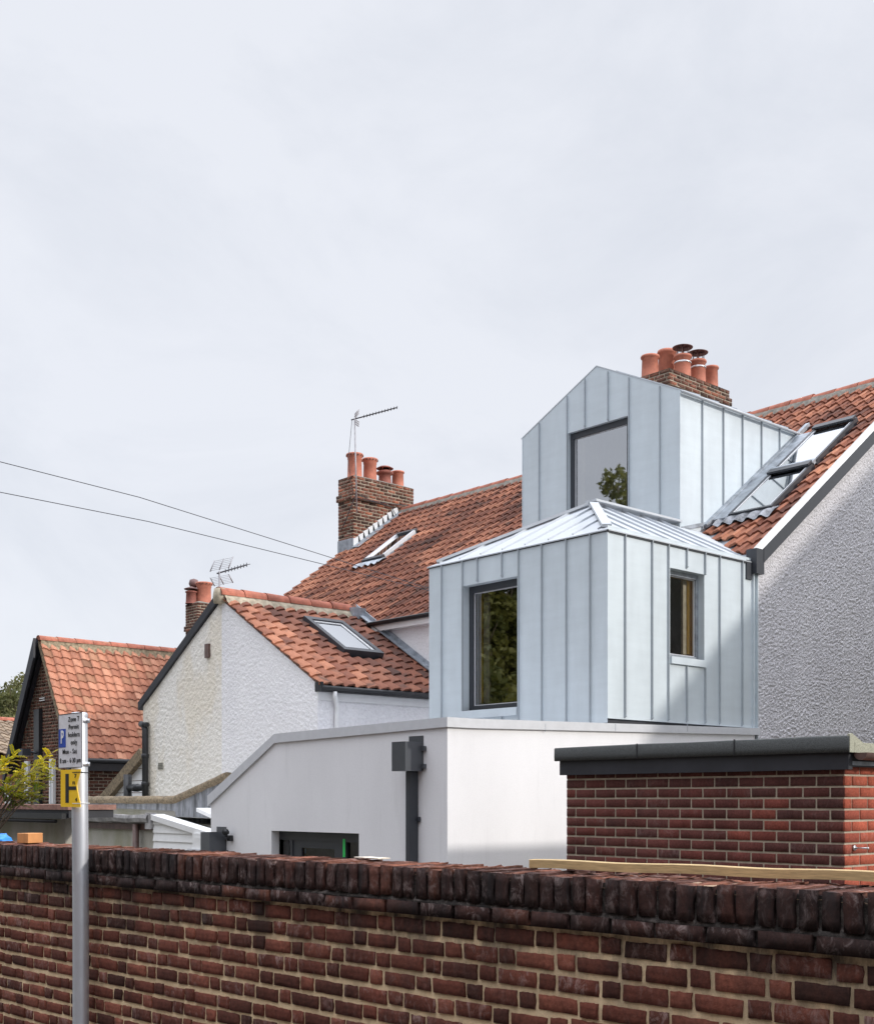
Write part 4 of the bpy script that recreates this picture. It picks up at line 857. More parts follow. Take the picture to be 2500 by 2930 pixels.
    for s in (1, -1):
        ye = DYC-s*(DYC-DY0+.03); ze = DZE-.03*(DZA-DZE)/(DYC-DY0)
        dr.add([(DX-.006, ye, ze+.012), (xe+.05, ye, ze+.012), (xr, DYC, DZA+.012), (DX-.006, DYC, DZA+.012), (DX-.006, ye, ze-.002), (xe+.05, ye, ze-.002), (xr, DYC, DZA-.002), (DX-.006, DYC, DZA-.002)], [(0, 1, 2, 3), (4, 7, 6, 5), (0, 4, 5, 1), (0, 3, 7, 4)])
        if s == 1:
            for k in range(1, 7): x = DX+.45*k; dr.beam((x, ye+.02, ze+.03), (x, DYC, DZA+.03), .014, .03)
    dr.tube([(DX-.02, DY0-.055, DZE-.035), (xe+.05, DY0-.055, DZE-.035)], .022, 8)
    obj('dormer_roof', dr, M['zinc_roof'], dz, recalc=True)
    fo = MB(); fo.beam((DX+.03, DY0-.012, ZA*DX+ZB+.40), (DX+.62, DY0-.012, ZA*(DX+.62)+ZB+.10), .02, .05)
    fo.beam((DX+.55, DY0-.03, ZA*(DX+.55)+ZB+.10), (xe+.0, DY0-.03, ZA*xe+ZB+.10), .07, .06); obj('side_flashing', fo, M['lead'], dz, recalc=True)
    window(t, 'window', (DX, dwy1, dwz0), -Y, -X, dwy1-dwy0, dwz1-dwz0, .06, .07, M['anth'], M['glass_bright'], M['roomlight'], 'large dark framed dormer window')
    # ---- white rendered ground floor
    XW, YW = 8.17, 8.92; zc0 = onX(1282, 2080, XW).z; ct = onX(1282, 2052, XW).z
    yk = onX(790, 2103, XW).y; zk = onX(790, 2126, XW).z; ykt = onX(790, 2103, XW).z; ye = onX(604, 2290, XW).y; ze = onX(604, 2300, XW).z; zet = onX(604, 2270, XW).z
    dy1 = onX(777, 2385, XW).y; dy0 = onX(1027, 2385, XW).y; dz1 = onX(1027, 2385, XW).z; dzb = .0
    def pl(mb, pts): mb.prism(pts, (.25, 0, 0))
    w2 = MB(); top = lambda y: zc0+(zk-zc0)*(y-YW)/(yk-YW) if y <= yk else zk+(ze-zk)*(y-yk)/(ye-yk)
    pl(w2, [(XW, YW, 0), (XW, YW, zc0), (XW, dy0, top(dy0)), (XW, dy0, 0)]); pl(w2, [(XW, dy0, dz1), (XW, dy0, top(dy0)), (XW, yk, top(yk)), (XW, yk, dz1)])
    pl(w2, [(XW, yk, dz1), (XW, yk, top(yk)), (XW, dy1, top(dy1)), (XW, dy1, dz1)]) if dy1 > yk else None
    yb_ = max(dy1, yk) if dy1 > yk else dy1
    if dy1 <= yk: pl(w2, [(XW, dy1, 0), (XW, dy1, dz1), (XW, yk, dz1), (XW, yk, 0)])
    pl(w2, [(XW, yb_, 0), (XW, yb_, top(yb_)), (XW, ye, top(ye)), (XW, ye, 0)])
    w2.box((XW+.25, YW, 0), (13.5, YW+.25, zc0)); 
    w2.prism([(XW+.25, YW, zc0), (13.5, YW, zc0), (13.5, YW, onY(2165, 2103, YW).z)], (0, .2, 0))
    w2.box((XW+.25, ye-.2, 0), (11, ye, ze))
    obj('white_wall', w2, M['sand'], t, recalc=True)
    c = MB(); o_ = .028; zr_ = onY(2165, 2084, YW).z; zrb = onY(2165, 2103, YW).z
    ctk = onX(790, 2100, XW).z; cte = zet
    c.prism([(XW-o_, YW-o_, zc0), (XW-o_, YW-o_, ct), (XW-o_, yk, ctk), (XW-o_, ye+.04, cte-.03), (XW-o_, ye+.04, ze-.03), (XW-o_, yk, zk)], (.33, 0, 0))
    c.prism([(XW-o_+.33, YW-o_, zc0), (13.58, YW-o_, zrb), (13.58, YW-o_, zr_), (XW-o_+.33, YW-o_, ct)], (0, .3, 0))
    c.prism([(XW+.25, YW+.27, ct-.10), (13.5, YW+.27, ct-.10), (13.5, yk, ctk-.10), (XW+.25, yk, ctk-.10)], (0, 0, .03))
    c.prism([(XW+.25, yk, ctk-.10), (13.5, yk, ctk-.10), (13.5, ye, cte-.1), (XW+.25, ye, cte-.1)], (0, 0, .03))
    co = obj('metal_coping', c, M['coping_metal'], t, recalc=True)
    for px in (1560, 1760, 1966): j = MB(); q = onY(px, 2070, YW-o_); j.box((q.x-.003, YW-o_-.0015, onY(px, 2093, YW-o_).z), (q.x+.003, YW-o_+.01, onY(px, 2071, YW-o_).z)); obj('coping_joint', j, M['lead'], co)
    # garden door with side lights
    dd = MB(); xr_ = XW+.11; fw = .05
    pL0, pL1 = onX(830, 2403, xr_).y, onX(796, 2403, xr_).y; pR0, pR1 = onX(1024, 2403, xr_).y, onX(990, 2403, xr_).y; pC0, pC1 = onX(955, 2427, xr_).y, onX(861, 2427, xr_).y; zp = onX(830, 2403, xr_).z; zq = onX(900, 2427, xr_).z
    for a_, b_, c_, d_ in ((dy0, dy1, zp, dz1), (dy0, pR0, dzb, zp), (pR1, pR1+.06, dzb, zp), (pL0-.05, pL0, dzb, zp), (pL1, dy1, dzb, zp)): dd.box((xr_, a_, c_), (xr_+.06, b_, d_))
    gd = obj('garden_door', dd, M['anth'], t)
    lf = MB()
    lf.box((xr_+.012, pR1+.06, zq), (xr_+.055, pL0-.05, zp)); lf.box((xr_+.012, pR1+.06, dzb), (xr_+.055, pC0, zq)); lf.box((xr_+.012, pC1, dzb), (xr_+.055, pL0-.05, zq)); obj('door_leaf', lf, M['anth'], gd)
    gp = MB()
    for a_, b_, zt_ in ((pR0, pR1, zp), (pL0, pL1, zp), (pC0, pC1, zq)): quadface(gp, [(xr_+.03, b_, dzb), (xr_+.03, a_, dzb), (xr_+.03, a_, zt_), (xr_+.03, b_, zt_)])
    obj('pane', gp, M['glass_clear'], gd)
    gt = MB(); gt.box((xr_-.004, pR1+.012, dz1-.27), (xr_+.0, pR1+.052, dz1-.07)); obj('green_tape', gt, M['green'], gd)
    cu = MB(); random.seed(3)
    for k in range(26):
        yy = random.choice([random.uniform(pR0-.05, pR1), random.uniform(pL0-.05, pL1)]); zz = dz1-random.uniform(.1, .7)
        cu.box((xr_+.2+random.random()*.1, yy, zz), (xr_+.32, yy+random.uniform(.02, .09), zz+random.uniform(.02, .12)), (random.random(), random.random(), random.random()), k % 4)
    obj('shelf_clutter', cu, [M['yellow'], M['bluebag'], M['signwhite'], M['wood']], gd)
    rm = MB(); rm.add([(xr_+.07, dy0-.2, 0), (xr_+.07, dy1+.2, 0), (xr_+.07, dy1+.2, dz1+.2), (xr_+.07, dy0-.2, dz1+.2), (xr_+1.2, dy0-.2, 0), (xr_+1.2, dy1+.2, 0), (xr_+1.2, dy1+.2, dz1+.2), (xr_+1.2, dy0-.2, dz1+.2)], [(4, 5, 6, 7), (0, 1, 5, 4), (1, 2, 6, 5), (2, 3, 7, 6), (3, 0, 4, 7)]); obj('room', rm, M['roomdark'], gd)
    # rainwater hoppers
    def hopper(y0, z1, zb, full=True):
        h = MB(); xa = XW-.24
        w_ = .006
        h.box((xa, y0, z1-.315), (XW-.004, y0+.21, z1-.31)); h.box((xa, y0, z1-.31), (xa+w_, y0+.21, z1-.02)); h.box((xa+w_, y0, z1-.31), (XW-.004, y0+w_, z1-.02)); h.box((xa+w_, y0+.21-w_, z1-.31), (XW-.004, y0+.21, z1-.02)); h.box((XW-.008, y0-.004, z1-.31), (XW-.002, y0+.214, z1+.045))
        h.box((xa+w_, y0+w_, z1-.06), (XW-.008, y0+.20, z1-.055))
        for zz in (z1-.09, z1-.27): h.box((XW-.035, y0-.05, zz-.02), (XW-.004, y0, zz+.028))
        ho = obj('rain_hopper', h, M['anth_gloss'], t)
        d_ = MB(); d_.box((XW-.115, y0+.07, zb), (XW-.005, y0+.145, z1-.315)); d_.box((XW-.03, y0+.03, z1-.83), (XW-.004, y0+.07, z1-.775)) if full else None
        pi = obj('downpipe', d_, M['anth'], t)
        bv = pi.modifiers.new('bevel', 'BEVEL'); bv.width = .008; bv.segments = 2
    hz = onX(1160, 2121, XW-.24).z+.02
    hopper(9.28, hz, .1); hopper(12.95, onX(600, 2382, XW-.24).z+.02, .1, False)
house()
q = onX(664, 2390, 8.17)
mb = MB(); mb.box((8.12, q.y-.03, q.z-.07), (8.168, q.y+.03, q.z)); mb.tube([q+Vector((-.04, 0, -.03)), q+Vector((-.10, -.03, .0))], .018, 8); mb.tube([q+Vector((-.05, .03, .035)), q+Vector((-.13, -.06, .045))], [.03, .042], 14)
tag(obj('security_light', mb, M['black'], recalc=True), 'small black security light on the white extension wall, right of the lower rain hopper', 'light')

# ================================================================== middle terrace with the rear wing
def chimney(parent, x0, x1, y0, y1, zb, zt, matb, corb=.0, L=.225, H=.075, name='chimney', lab=None, courses_top=4, slope=True):
    mb = MB(); mo = MB(); tnf = lambda p: max(0, min(1, random.gauss(.45, .3)))
    dirt = lambda p: min(1, max(0, (p.z-(zt-.5))/.5))*.7+random.random()*.35
    n = int((zt-zb)/H); zb2 = zt-n*H; nc = courses_top
    def skin(xa, xb, ya, yb, z0, nn, st):
        for (o, a, nrm, ln) in ((Vector((xa, yb, z0)), -Y, -X, yb-ya), (Vector((xa, ya, z0)), X, -Y, xb-xa), (Vector((xb, ya, z0)), Y, X, yb-ya), (Vector((xb, yb, z0)), -X, Y, xb-xa)):
            brick_face(mb, None, o, a, nrm, ln, z0, nn, L, H, .012, 'stretcher', rough=.004, rnd=.005, nx=4, nz=3, tonefn=tnf, dirt=dirt, start=st)
        mo.box((xa+.008, ya+.008, z0), (xb-.008, yb-.008, z0+nn*H-.006), (.5, .3, 0))
    c = .035
    skin(x0, x1, y0, y1, zb2, n-nc, 0); skin(x0-c, x1+c, y0-c, y1+c, zb2+(n-nc)*H, 2, (n-nc) % 2); skin(x0, x1, y0, y1, zb2+(n-nc+2)*H, nc-2, (n-nc) % 2)
    ch = obj(name, mb, matb, parent, label=lab); obj('chimney_mortar', mo, M['mortar_gar'], ch)
    fl = MB(); e = .05
    fl.add([(x0+.0, y0+.0, zt-.01), (x1-.0, y0+.0, zt-.01), (x1-.0, y1-.0, zt-.01), (x0+.0, y1-.0, zt-.01), (x0+.16, y0+.16, zt+.06), (x1-.16, y0+.16, zt+.06), (x1-.16, y1-.16, zt+.06), (x0+.16, y1-.16, zt+.06)], [(0, 1, 5, 4), (1, 2, 6, 5), (2, 3, 7, 6), (3, 0, 4, 7), (4, 5, 6, 7)])
    obj('flaunching', fl, M['bedding'], ch); return ch
def place_pot(par, c, h, r, style, matk='terracotta'):
    return obj('chimney_pot', pot(c, h, r, style), [M[matk], M['black']], par)
def cowl(par, c, r, h, disc):
    mb = MB(); mb.lathe(c+UP*h, [(0.001, .045), (disc*.5, .035), (disc, 0), (disc*.97, -.012), (disc*.5, .018)], 26)
    for k in range(4): a = k*math.pi/2+.5; mb.beam(c+Vector((math.cos(a)*r*.7, math.sin(a)*r*.7, 0)), c+Vector((math.cos(a)*r*.7, math.sin(a)*r*.7, h+.01)), .02, .008)
    for k in range(20): a = k*math.pi/10; mb.beam(c+Vector((math.cos(a)*r*.92, math.sin(a)*r*.92, 0)), c+Vector((math.cos(a)*r*.92, math.sin(a)*r*.92, h+.01)), .003, .003)
    obj('cowl', mb, M['cowl'], par)
    st = MB(); st.lathe(c, [(r*1.10, -.15), (r*1.15, -.145), (r*1.15, -.125), (r*1.10, -.12)], 24); obj('steel_band', st, M['steel'], par)

def terrace():
    t = thing('middle_terrace_house', 'older terrace house with long pantile roof and roughcast gabled rear wing, left of the zinc', 'house', (13.5, 17, 0))
    YV = 21.9
    p0 = onP(910, 1600, ZA, ZB+.1)
    s0 = onP(892, 1592, ZA, ZB+.12); s1 = onP(990, 1592, ZA, ZB+.12); s2 = onP(1040, 1508, ZA, ZB+.12); s3 = onP(1130, 1515, ZA, ZB+.12)
    sy0, sy1 = onP(958, 1588, ZA, ZB+.1).y, onP(900, 1598, ZA, ZB+.1).y; sx0 = onP(930, 1595, ZA, ZB+.1).x; sx1 = onP(1030, 1515, ZA, ZB+.1).x
    K = [onP(*q_, ZA, ZB+.12) for q_ in ((1050, 1599), (1101, 1587), (1129, 1527), (1198, 1506))]; sy1 = (K[0].y+K[2].y)/2; sy0 = (K[1].y+K[3].y)/2; sx0 = (K[0].x+K[1].x)/2; sx1 = (K[2].x+K[3].x)/2
    a1 = onP(1100, 1600, ZA, ZB)
    CXa, CXb, CYa, CYb = 16.85, 18.63, 21.5, 22.05
    hid = lambda p: (sx0-.02 < p.x < sx1+.02 and sy0-.02 < p.y < sy1+.02) or (p.x > CXa-.05 and p.y > CYa-.05)
    tl = MB(); pantiles(tl, (XE, 13.43, ZA*XE+ZB), Y, NS, YV-13.43, (XR-XE)*math.sqrt(1+ZA*ZA), .2, .29, hid, amp=.029, tonef=lambda p: (.18 if p.y > 20.6 else 0)+.25*noise.noise(p*.9))  # tiles by the far verge toned lighter, sunlight put into their colour
    obj('roof_tiles', tl, M['tile_old'], t)
    un = MB(); d = .03
    for s in (0, 1):
        xe = XE+.1 if not s else 2*XR-13.3; ze = ZA*(XE+.1)+ZB
        un.prism([(xe, 13.4, ze-d), (XR, 13.4, ZR-d), (XR, 13.4, ZR-.1), (xe, 13.4, ze-.1)], (0, YV-13.4, 0))
    obj('roof_deck', un, M['fascia'], t, recalc=True)
    rt = MB(); ridge_tiles(rt, (XR, 13.4, ZR+.05), (XR, CYa, ZR+.05), .12, .42); obj('ridge_tiles', rt, M['ridge'], t)
    bd = MB(); ns = 120; vs = []
    for i in range(ns+1):
        y = 13.4+(CYa-13.4)*i/ns; nz_ = .02*noise.noise(Vector((y*4, 0, 0)))
        vs += [(XR-.09, y, ZR+.055), (XR-.145+nz_*.5, y, ZR-.02+nz_), (XR-.17, y, ZR-.09)]
    bd.add(vs, [(3*i+k, 3*i+k+1, 3*i+4+k, 3*i+3+k) for i in range(ns) for k in range(2)], (.5, 0, 0), 0, True); obj('ridge_bedding', bd, M['bedding'], t)
    w = MB(); w.box((13.5, 13.45, 0), (13.75, YV-.02, 5.28)); w.prism([(13.5, YV-.1, 5.2), (XR, YV-.1, ZR-.1), (2*XR-13.5, YV-.1, 5.2)], (0, .08, 0)); w.box((13.5, YV-.25, 0), (2*XR-13.5, YV-.02, 5.2)); obj('rear_wall', w, M['white_rough'], t, recalc=True)
    gu = MB(); gu.box((13.36, 13.45, 5.12), (13.5, YV, 5.22)); obj('fascia_board', gu, M['white'], t)
    g2 = MB(); vs = []; n = 8
    for y in (13.45, YV):
        for k in range(n+1): an = math.pi+math.pi*k/n; vs.append((13.33+math.cos(an)*.055, y, 5.27+math.sin(an)*.06))
    W = n+1; g2.add(vs, [(k, k+1, W+k+1, W+k) for k in range(n)], (.5, 0, 0), 0, True); g2.tube([(13.335, 13.45, 5.255), (13.335, YV, 5.255)], .04, 6); obj('gutter', g2, M['black'], t)
    # small rooflight
    q = lambda x, y, d_: Vector((x, y, ZA*x+ZB))+NM*d_
    f = MB(); 
    for (xa, xb, ya, yb) in ((sx0, sx0+.08, sy0, sy1), (sx1-.06, sx1, sy0, sy1)): f.obox(q(xa, ya, 0), q(xb, ya, 0)-q(xa, ya, 0), Vector((0, yb-ya, 0)), NM*.11)
    rl = obj('rooflight', f, M['anth'], t, recalc=True)
    for ya in (sy0, sy1-.07): f = MB(); f.obox(q(sx0+.08, ya, .0), q(sx1-.06, ya, 0)-q(sx0+.08, ya, 0), Vector((0, .07, 0)), NM*.105); obj('side_frame', f, M['coping_metal'], rl, recalc=True)
    g = MB(); quadface(g, [q(sx0+.05, sy0+.05, .075), q(sx1-.05, sy0+.05, .075), q(sx1-.05, sy1-.05, .075), q(sx0+.05, sy1-.05, .075)]); obj('pane', g, M['glass_sky'], rl)
    sh = MB(); A_ = [q(sx0+.03, sy0+.03, 0), q(sx1-.03, sy0+.03, 0), q(sx1-.03, sy1-.03, 0), q(sx0+.03, sy1-.03, 0)]; B_ = [p_-NM*.35 for p_ in A_]
    sh.add([*A_, *B_], [(4, 5, 6, 7), (0, 1, 5, 4), (1, 2, 6, 5), (2, 3, 7, 6), (3, 0, 4, 7)]); obj('light_shaft', sh, M['shaft'], rl)
    ap = MB(); nv = 30; vs = []
    for i in range(nv+1):
        y = sy0-.15+(sy1-sy0+.3)*i/nv
        for k, xx in enumerate((sx0+.02, sx0-.10, sx0-.2)): vs.append(q(xx, y, .06+.02*(k > 0)+.026*math.sin(2*math.pi*(y-13.43)/.2+1)*(k > 0)))
    ap.add(vs, [(3*i+k, 3*i+3+k, 3*i+4+k, 3*i+1+k) for i in range(nv) for k in range(2)], (.5, 0, 0), 0, True); obj('lead_apron', ap, M['lead'], t, recalc=True)
    # chimney at the far verge
    zt = onX(1013, 1358, CXa).z
    ch = chimney(t, CXa, CXb, CYa, CYb, 6.8, zt, M['brick_chim'], courses_top=7, lab='tall weathered brick chimney with four pots')
    yc = (CYa+CYb)/2; s = (CXb-CXa)
    place_pot(ch, Vector((CXa+.26, yc, zt+.02)), .55, .165, 0); place_pot(ch, Vector((CXa+.70, yc, zt+.02)), .52, .155, 0)
    place_pot(ch, Vector((CXa+1.14, yc, zt+.02)), .26, .15, 1, 'terradark'); place_pot(ch, Vector((CXa+1.53, yc, zt+.02)), .38, .14, 1)
    mb = MB(); c = Vector((CXa+1.14, yc, zt+.24)); mb.lathe(c, [(.13, 0), (.19, .03), (.20, .07), (.15, .09), (.13, .11)], 24); mb.lathe(c, [(.001, .22), (.12, .205), (.20, .16), (.19, .15), (.10, .17)], 24)
    for k in range(4): a = k*math.pi/2+.4; mb.beam(c+Vector((math.cos(a)*.12, math.sin(a)*.12, .08)), c+Vector((math.cos(a)*.12, math.sin(a)*.12, .17)), .02, .02)
    obj('cowl', mb, M['terradark'], ch)
    fs = MB(); n = 9                                              # stepped lead flashing
    for k in range(n):
        x = CXa+(1.25)*k/n; z = ZA*x+ZB; x2 = CXa+1.25*(k+1)/n
        fs.prism([(x, CYa-.012, z+.02), (x2+.1, CYa-.012, ZA*x2+ZB+.02), (x2+.02, CYa-.012, ZA*x2+ZB+.24), (x, CYa-.012, z+.26)], (0, .011, 0))
    fs.prism([(CXa, CYa-.009, ZA*CXa+ZB), (XR-.2, CYa-.009, ZR-.15), (XR-.2, CYa-.009, ZR+.03), (CXa, CYa-.009, ZA*CXa+ZB+.18)], (0, .008, 0))
    fs2 = MB(); fs2.prism([(CXa-.05, CYa-.25, ZA*(CXa-.05)+ZB+.07), (CXa-.05, CYa, ZA*(CXa-.05)+ZB+.09), (XR-.1, CYa, ZR-.0), (XR-.1, CYa-.16, ZR-.01)], (0, 0, .012))
    fs2.box((CXa-.016, CYa-.02, ZA*CXa+ZB-.05), (CXa-.004, CYb, ZA*CXa+ZB+.28))
    obj('stepped_flashing', fs, M['white_lead'], ch, recalc=True); obj('lead_apron', fs2, M['lead'], ch, recalc=True)
    # ---- rear wing
    gx = 10.7; ya, yr, yb = 14.49, 17.1, 19.7; zr = onX(636, 1703, gx).z-.05; ze = 3.93; sl = (zr-ze)/(yr-ya)
    w = MB(); w.prism([(gx, ya, 0), (gx, ya, ze-.03), (gx, yr, zr-.03), (gx, yr, 0)], (.3, 0, 0)); w.box((gx+.3, ya, 0), (13.5, ya+.3, ze-.06)); ww = obj('wing_wall', w, M['white_rough'], t, recalc=True); g = MB(); relief(g, (gx, 0, 0), -Y, -X, -yr, -ya, 1.9, lambda u: zr-.06-sl*(yr+u), .018, .009, 20); obj('roughcast_coat', g, M['white_rough'], ww)
    g = MB(); relief(g, (0, ya, 0), X, -Y, gx+.02, 13.48, 2.6, lambda u: ze-.27, .018, .009, 20); obj('roughcast_coat', g, M['white_rough'], ww)
    w = MB(); w.prism([(gx, yr, 0), (gx, yr, zr-.03), (gx, yb, ze-.03), (gx, yb, 0)], (.3, 0, 0)); w.box((gx+.3, yb-.3, 0), (13.5, yb, ze-.05)); cw_ = obj('wing_wall', w, M['cream_rough'], t, recalc=True, label='cream painted half of the rear wing gable, stained and patched'); g = MB(); relief(g, (gx, 0, 0), -Y, -X, -yb, -yr, 1.6, lambda u: zr-.06-sl*(-u-yr), .018, .011, 17, 5); obj('roughcast_coat', g, M['cream_rough'], cw_)
    su = Vector((0, 1, sl)).normalized(); nw = Vector((0, -sl, 1)).normalized()
    skA = onQ(880, 1768, sl, zr-sl*yr+.1); skB = onQ(985, 1775, sl, zr-sl*yr+.1); skC = onQ(968, 1858, sl, zr-sl*yr+.1); skD = onQ(1078, 1868, sl, zr-sl*yr+.1)
    kx0 = (skA.x+skC.x)/2; kx1 = (skB.x+skD.x)/2; ky1 = (skA.y+skB.y)/2; ky0 = (skC.y+skD.y)/2; kx1 = max(kx1, kx0+.7)
    KX = (kx0, kx1, ky0, ky1)
    tl = MB(); pantiles(tl, (gx-.06, ya-.10, ze-.10*sl+.0), X, su, 13.5-gx+.06, (yr-ya+.08)*math.sqrt(1+sl*sl),   .225, .285, lambda p: kx0 < p.x < kx1 and ky0 < p.y < ky1, amp=.031, tonef=lambda p: .25 if p.x < gx+.7 else -.10+.2*noise.noise(p), flip=True, lip=.038)  # left edge tiles lighter, the rest darker: sun and shade in the tone
    obj('wing_roof_tiles', tl, M['tile_old'], t)
    tl = MB(); sd2 = Vector((0, -1, sl)).normalized(); pantiles(tl, (gx-.02, yb+.1, ze-.1*sl), X, sd2, 13.5-gx, (yb-yr+.08)*math.sqrt(1+sl*sl), .285, .345, amp=.036); obj('wing_roof_tiles', tl, M['tile_old'], t)
    un = MB(); un.prism([(gx+.02, ya-.05, ze-.07), (gx+.02, yr, zr-.03), (gx+.02, yb+.05, ze-.07), (gx+.02, yr, zr-.1)], (13.5-gx, 0, 0)); obj('wing_roof_deck', un, M['fascia'], t, recalc=True)
    rt = MB(); ridge_tiles(rt, (gx-.08, yr, zr+.06), (13.3, yr, zr+.06), .145, .45, drop=.02); obj('wing_ridge_tiles', rt, M['ridge'], t)
    bd = MB(); vs = []; ns = 80
    for i in range(ns+1):
        x = gx-.03+(13.3-gx)*i/ns; nz_ = .03*noise.noise(Vector((x*5, 2, 0)))
        vs += [(x, yr-.12, zr+.05), (x, yr-.19+nz_*.5, zr-.035+nz_), (x, yr-.23, zr-.13)]
    bd.add(vs, [(3*i+k, 3*i+3+k, 3*i+4+k, 3*i+1+k) for i in range(ns) for k in range(2)], (.5, 0, 0), 0, True); bd.lathe((gx-.03, yr, zr+.02), [(.001, -.12), (.11, -.10), (.12, .0), (.10, .13), (.001, .16)], 14)
    obj('ridge_bedding', bd, M['bedding_moss'], t)
    vb = MB(); vb.prism([(gx-.05, yr+.02, zr-.02), (gx-.05, yr+.04, zr+.12), (gx-.05, yb-.35, ze+.30), (gx-.05, yb+.10, ze+.02), (gx-.05, yb+.10, ze-.12), (gx-.05, yb-.30, ze+.12)], (.12, 0, 0)); obj('black_verge', vb, M['fascia'], t, recalc=True)
    gu = MB(); gu.box((gx-.02, ya-.13, ze-.13), (13.5, ya-.02, ze-.05)); gu.tube([(gx-.02, ya-.10, ze-.09), (13.5, ya-.10, ze-.09)], .05, 8); gu.box((gx-.04, ya-.14, ze-.14), (gx-.0, ya+.02, ze+.0)); obj('wing_gutter', gu, M['black'], t)
    fb = MB(); fb.box((gx-.012, ya-.03, ze-.26), (13.5, ya-.003, ze-.14)); obj('wing_fascia', fb, M['white'], t)
    dp = MB(); x = onY(948, 2000, ya).x; dp.tube([(x-.02, ya-.11, ze-.13), (x-.02, ya-.11, ze-.2), (x+.03, ya-.08, ze-.27), (x+.06, ya-.06, ze-.34), (x+.06, ya-.055, ze-.5), (x+.06, ya-.055, .1)], .036, 14); obj('white_downpipe', dp, M['white'], t)
    # rooflight on the wing
    q = lambda x, y, d_: Vector((x, y, sl*(y-yr)+zr))+nw*d_
    f = MB(); fw = .09
    for (xa, xb, yaa, ybb) in ((kx0, kx1, ky0, ky0+fw), (kx0, kx1, ky1-fw, ky1), (kx0, kx0+fw, ky0+fw, ky1-fw), (kx1-fw, kx1, ky0+fw, ky1-fw)): f.obox(q(xa, yaa, -.02), Vector((xb-xa, 0, 0)), q(xa, ybb, 0)-q(xa, yaa, 0), nw*.14)
    f.obox(q(kx0-.07, ky0-.10, .04), Vector((kx1-kx0+.14, 0, 0)), q(kx0, ky1+.1, 0)-q(kx0, ky0-.1, 0), nw*.02) if False else None
    rl = obj('rooflight', f, M['anth'], t, recalc=True)
    f = MB()
    for (xa, xb, yaa, ybb) in ((kx0+fw, kx1-fw, ky0+fw, ky0+fw+.03), (kx0+fw, kx1-fw, ky1-fw-.03, ky1-fw), (kx0+fw, kx0+fw+.03, ky0+fw+.03, ky1-fw-.03), (kx1-fw-.03, kx1-fw, ky0+fw+.03, ky1-fw-.03)): f.obox(q(xa, yaa, .04), Vector((xb-xa, 0, 0)), q(xa, ybb, 0)-q(xa, yaa, 0), nw*.055)
    obj('inner_frame', f, M['white'], rl, recalc=True)
    g = MB(); quadface(g, [q(kx0+fw, ky0+fw, .085), q(kx1-fw, ky0+fw, .085), q(kx1-fw, ky1-fw, .085), q(kx0+fw, ky1-fw, .085)]); obj('pane', g, M['glass_sky'], rl)
    sh = MB(); A_ = [q(kx0+.04, ky0+.04, 0), q(kx1-.04, ky0+.04, 0), q(kx1-.04, ky1-.04, 0), q(kx0+.04, ky1-.04, 0)]; B_ = [p_-nw*.3 for p_ in A_]
    sh.add([*A_, *B_], [(4, 5, 6, 7), (0, 1, 5, 4), (1, 2, 6, 5), (2, 3, 7, 6), (3, 0, 4, 7)]); obj('light_shaft', sh, M['shaft'], rl)
    # abutment flashings
    fl = MB(); fl.prism([(13.485, ya-.05, ze+.0), (13.485, yr, zr+.08), (13.485, yr, zr+.20), (13.485, ya-.05, ze+.12)], (-.02, 0, 0)); fl.prism([(13.36, ya-.05, ze+.04), (13.36, yr-.2, zr-.03), (13.48, yr-.2, zr-.02), (13.48, ya-.05, ze+.05)], (0, 0, .02))
    obj('abutment_flashing', fl, M['lead'], t, recalc=True)
    fl = MB(); fl.box((13.22, yr-.24, zr-.10), (13.5, yr+.1, zr+.10)); obj('valley_lead', fl, M['lead'], t)
    vt = MB(); p = onX(598, 1862, gx); vt.box((gx-.05, p.y-.06, p.z-.12), (gx-.003, p.y+.055, p.z+.11)); obj('wall_vent', vt, M['gutterbrown'], t)
    vt = MB(); p = onX(462, 2192, gx); vt.box((gx-.016, p.y-.09, p.z-.06), (gx+.01, p.y+.09, p.z+.06)); a_ = obj('air_brick', vt, M['oldrender'], t)
    vt = MB()
    for i in range(6):
        for k in range(4): yy = p.y-.075+i*.027; zz = p.z-.05+k*.027; vt.box((gx-.019, yy, zz), (gx-.0155, yy+.015, zz+.015))
    obj('air_brick_holes', vt, M['black'], a_)
    return gx, yb, ze, zr, yr
WING = terrace()

# right hand chimney on the ridge of the end house
def chimney_right():
    t = bpy.data.objects['end_terrace_house']
    xc = 17.45; q = onX(1914, 1051, xc); yc = q.y; zt = q.z; x1 = onY(2086, 1115, yc).x; w = .78
    ch = chimney(t, xc, x1, yc, yc+w, 7.9, zt, M['brick_chim'], courses_top=4, lab='low brick chimney with five pots behind the dormer')
    # lower courses step out
    P = lambda px, yy: onY(px, 1050, yy).x
    ya = yc+.18; yb = yc+w-.2
    def zat(px, py, yy): return onY(px, py, yy).z
    for px, py, yy, r, cw in ((1952, 1023, ya, .15, 1003), (1996, 1037, ya, .14, 1018), (2034, 1055, ya, .125, None), (1907, 1009, yb, .16, None), (1859, 1024, yb, .155, None)):
        h = zat(px, py, yy)-zt+.06; c = Vector((P(px, yy), yy, zt-.03)); place_pot(ch, c, h, r, 1)
        if cw: cowl(ch, c+UP*h, r*.9, zat(px, cw-4, yy)-zat(px, py, yy), .185)
chimney_right()

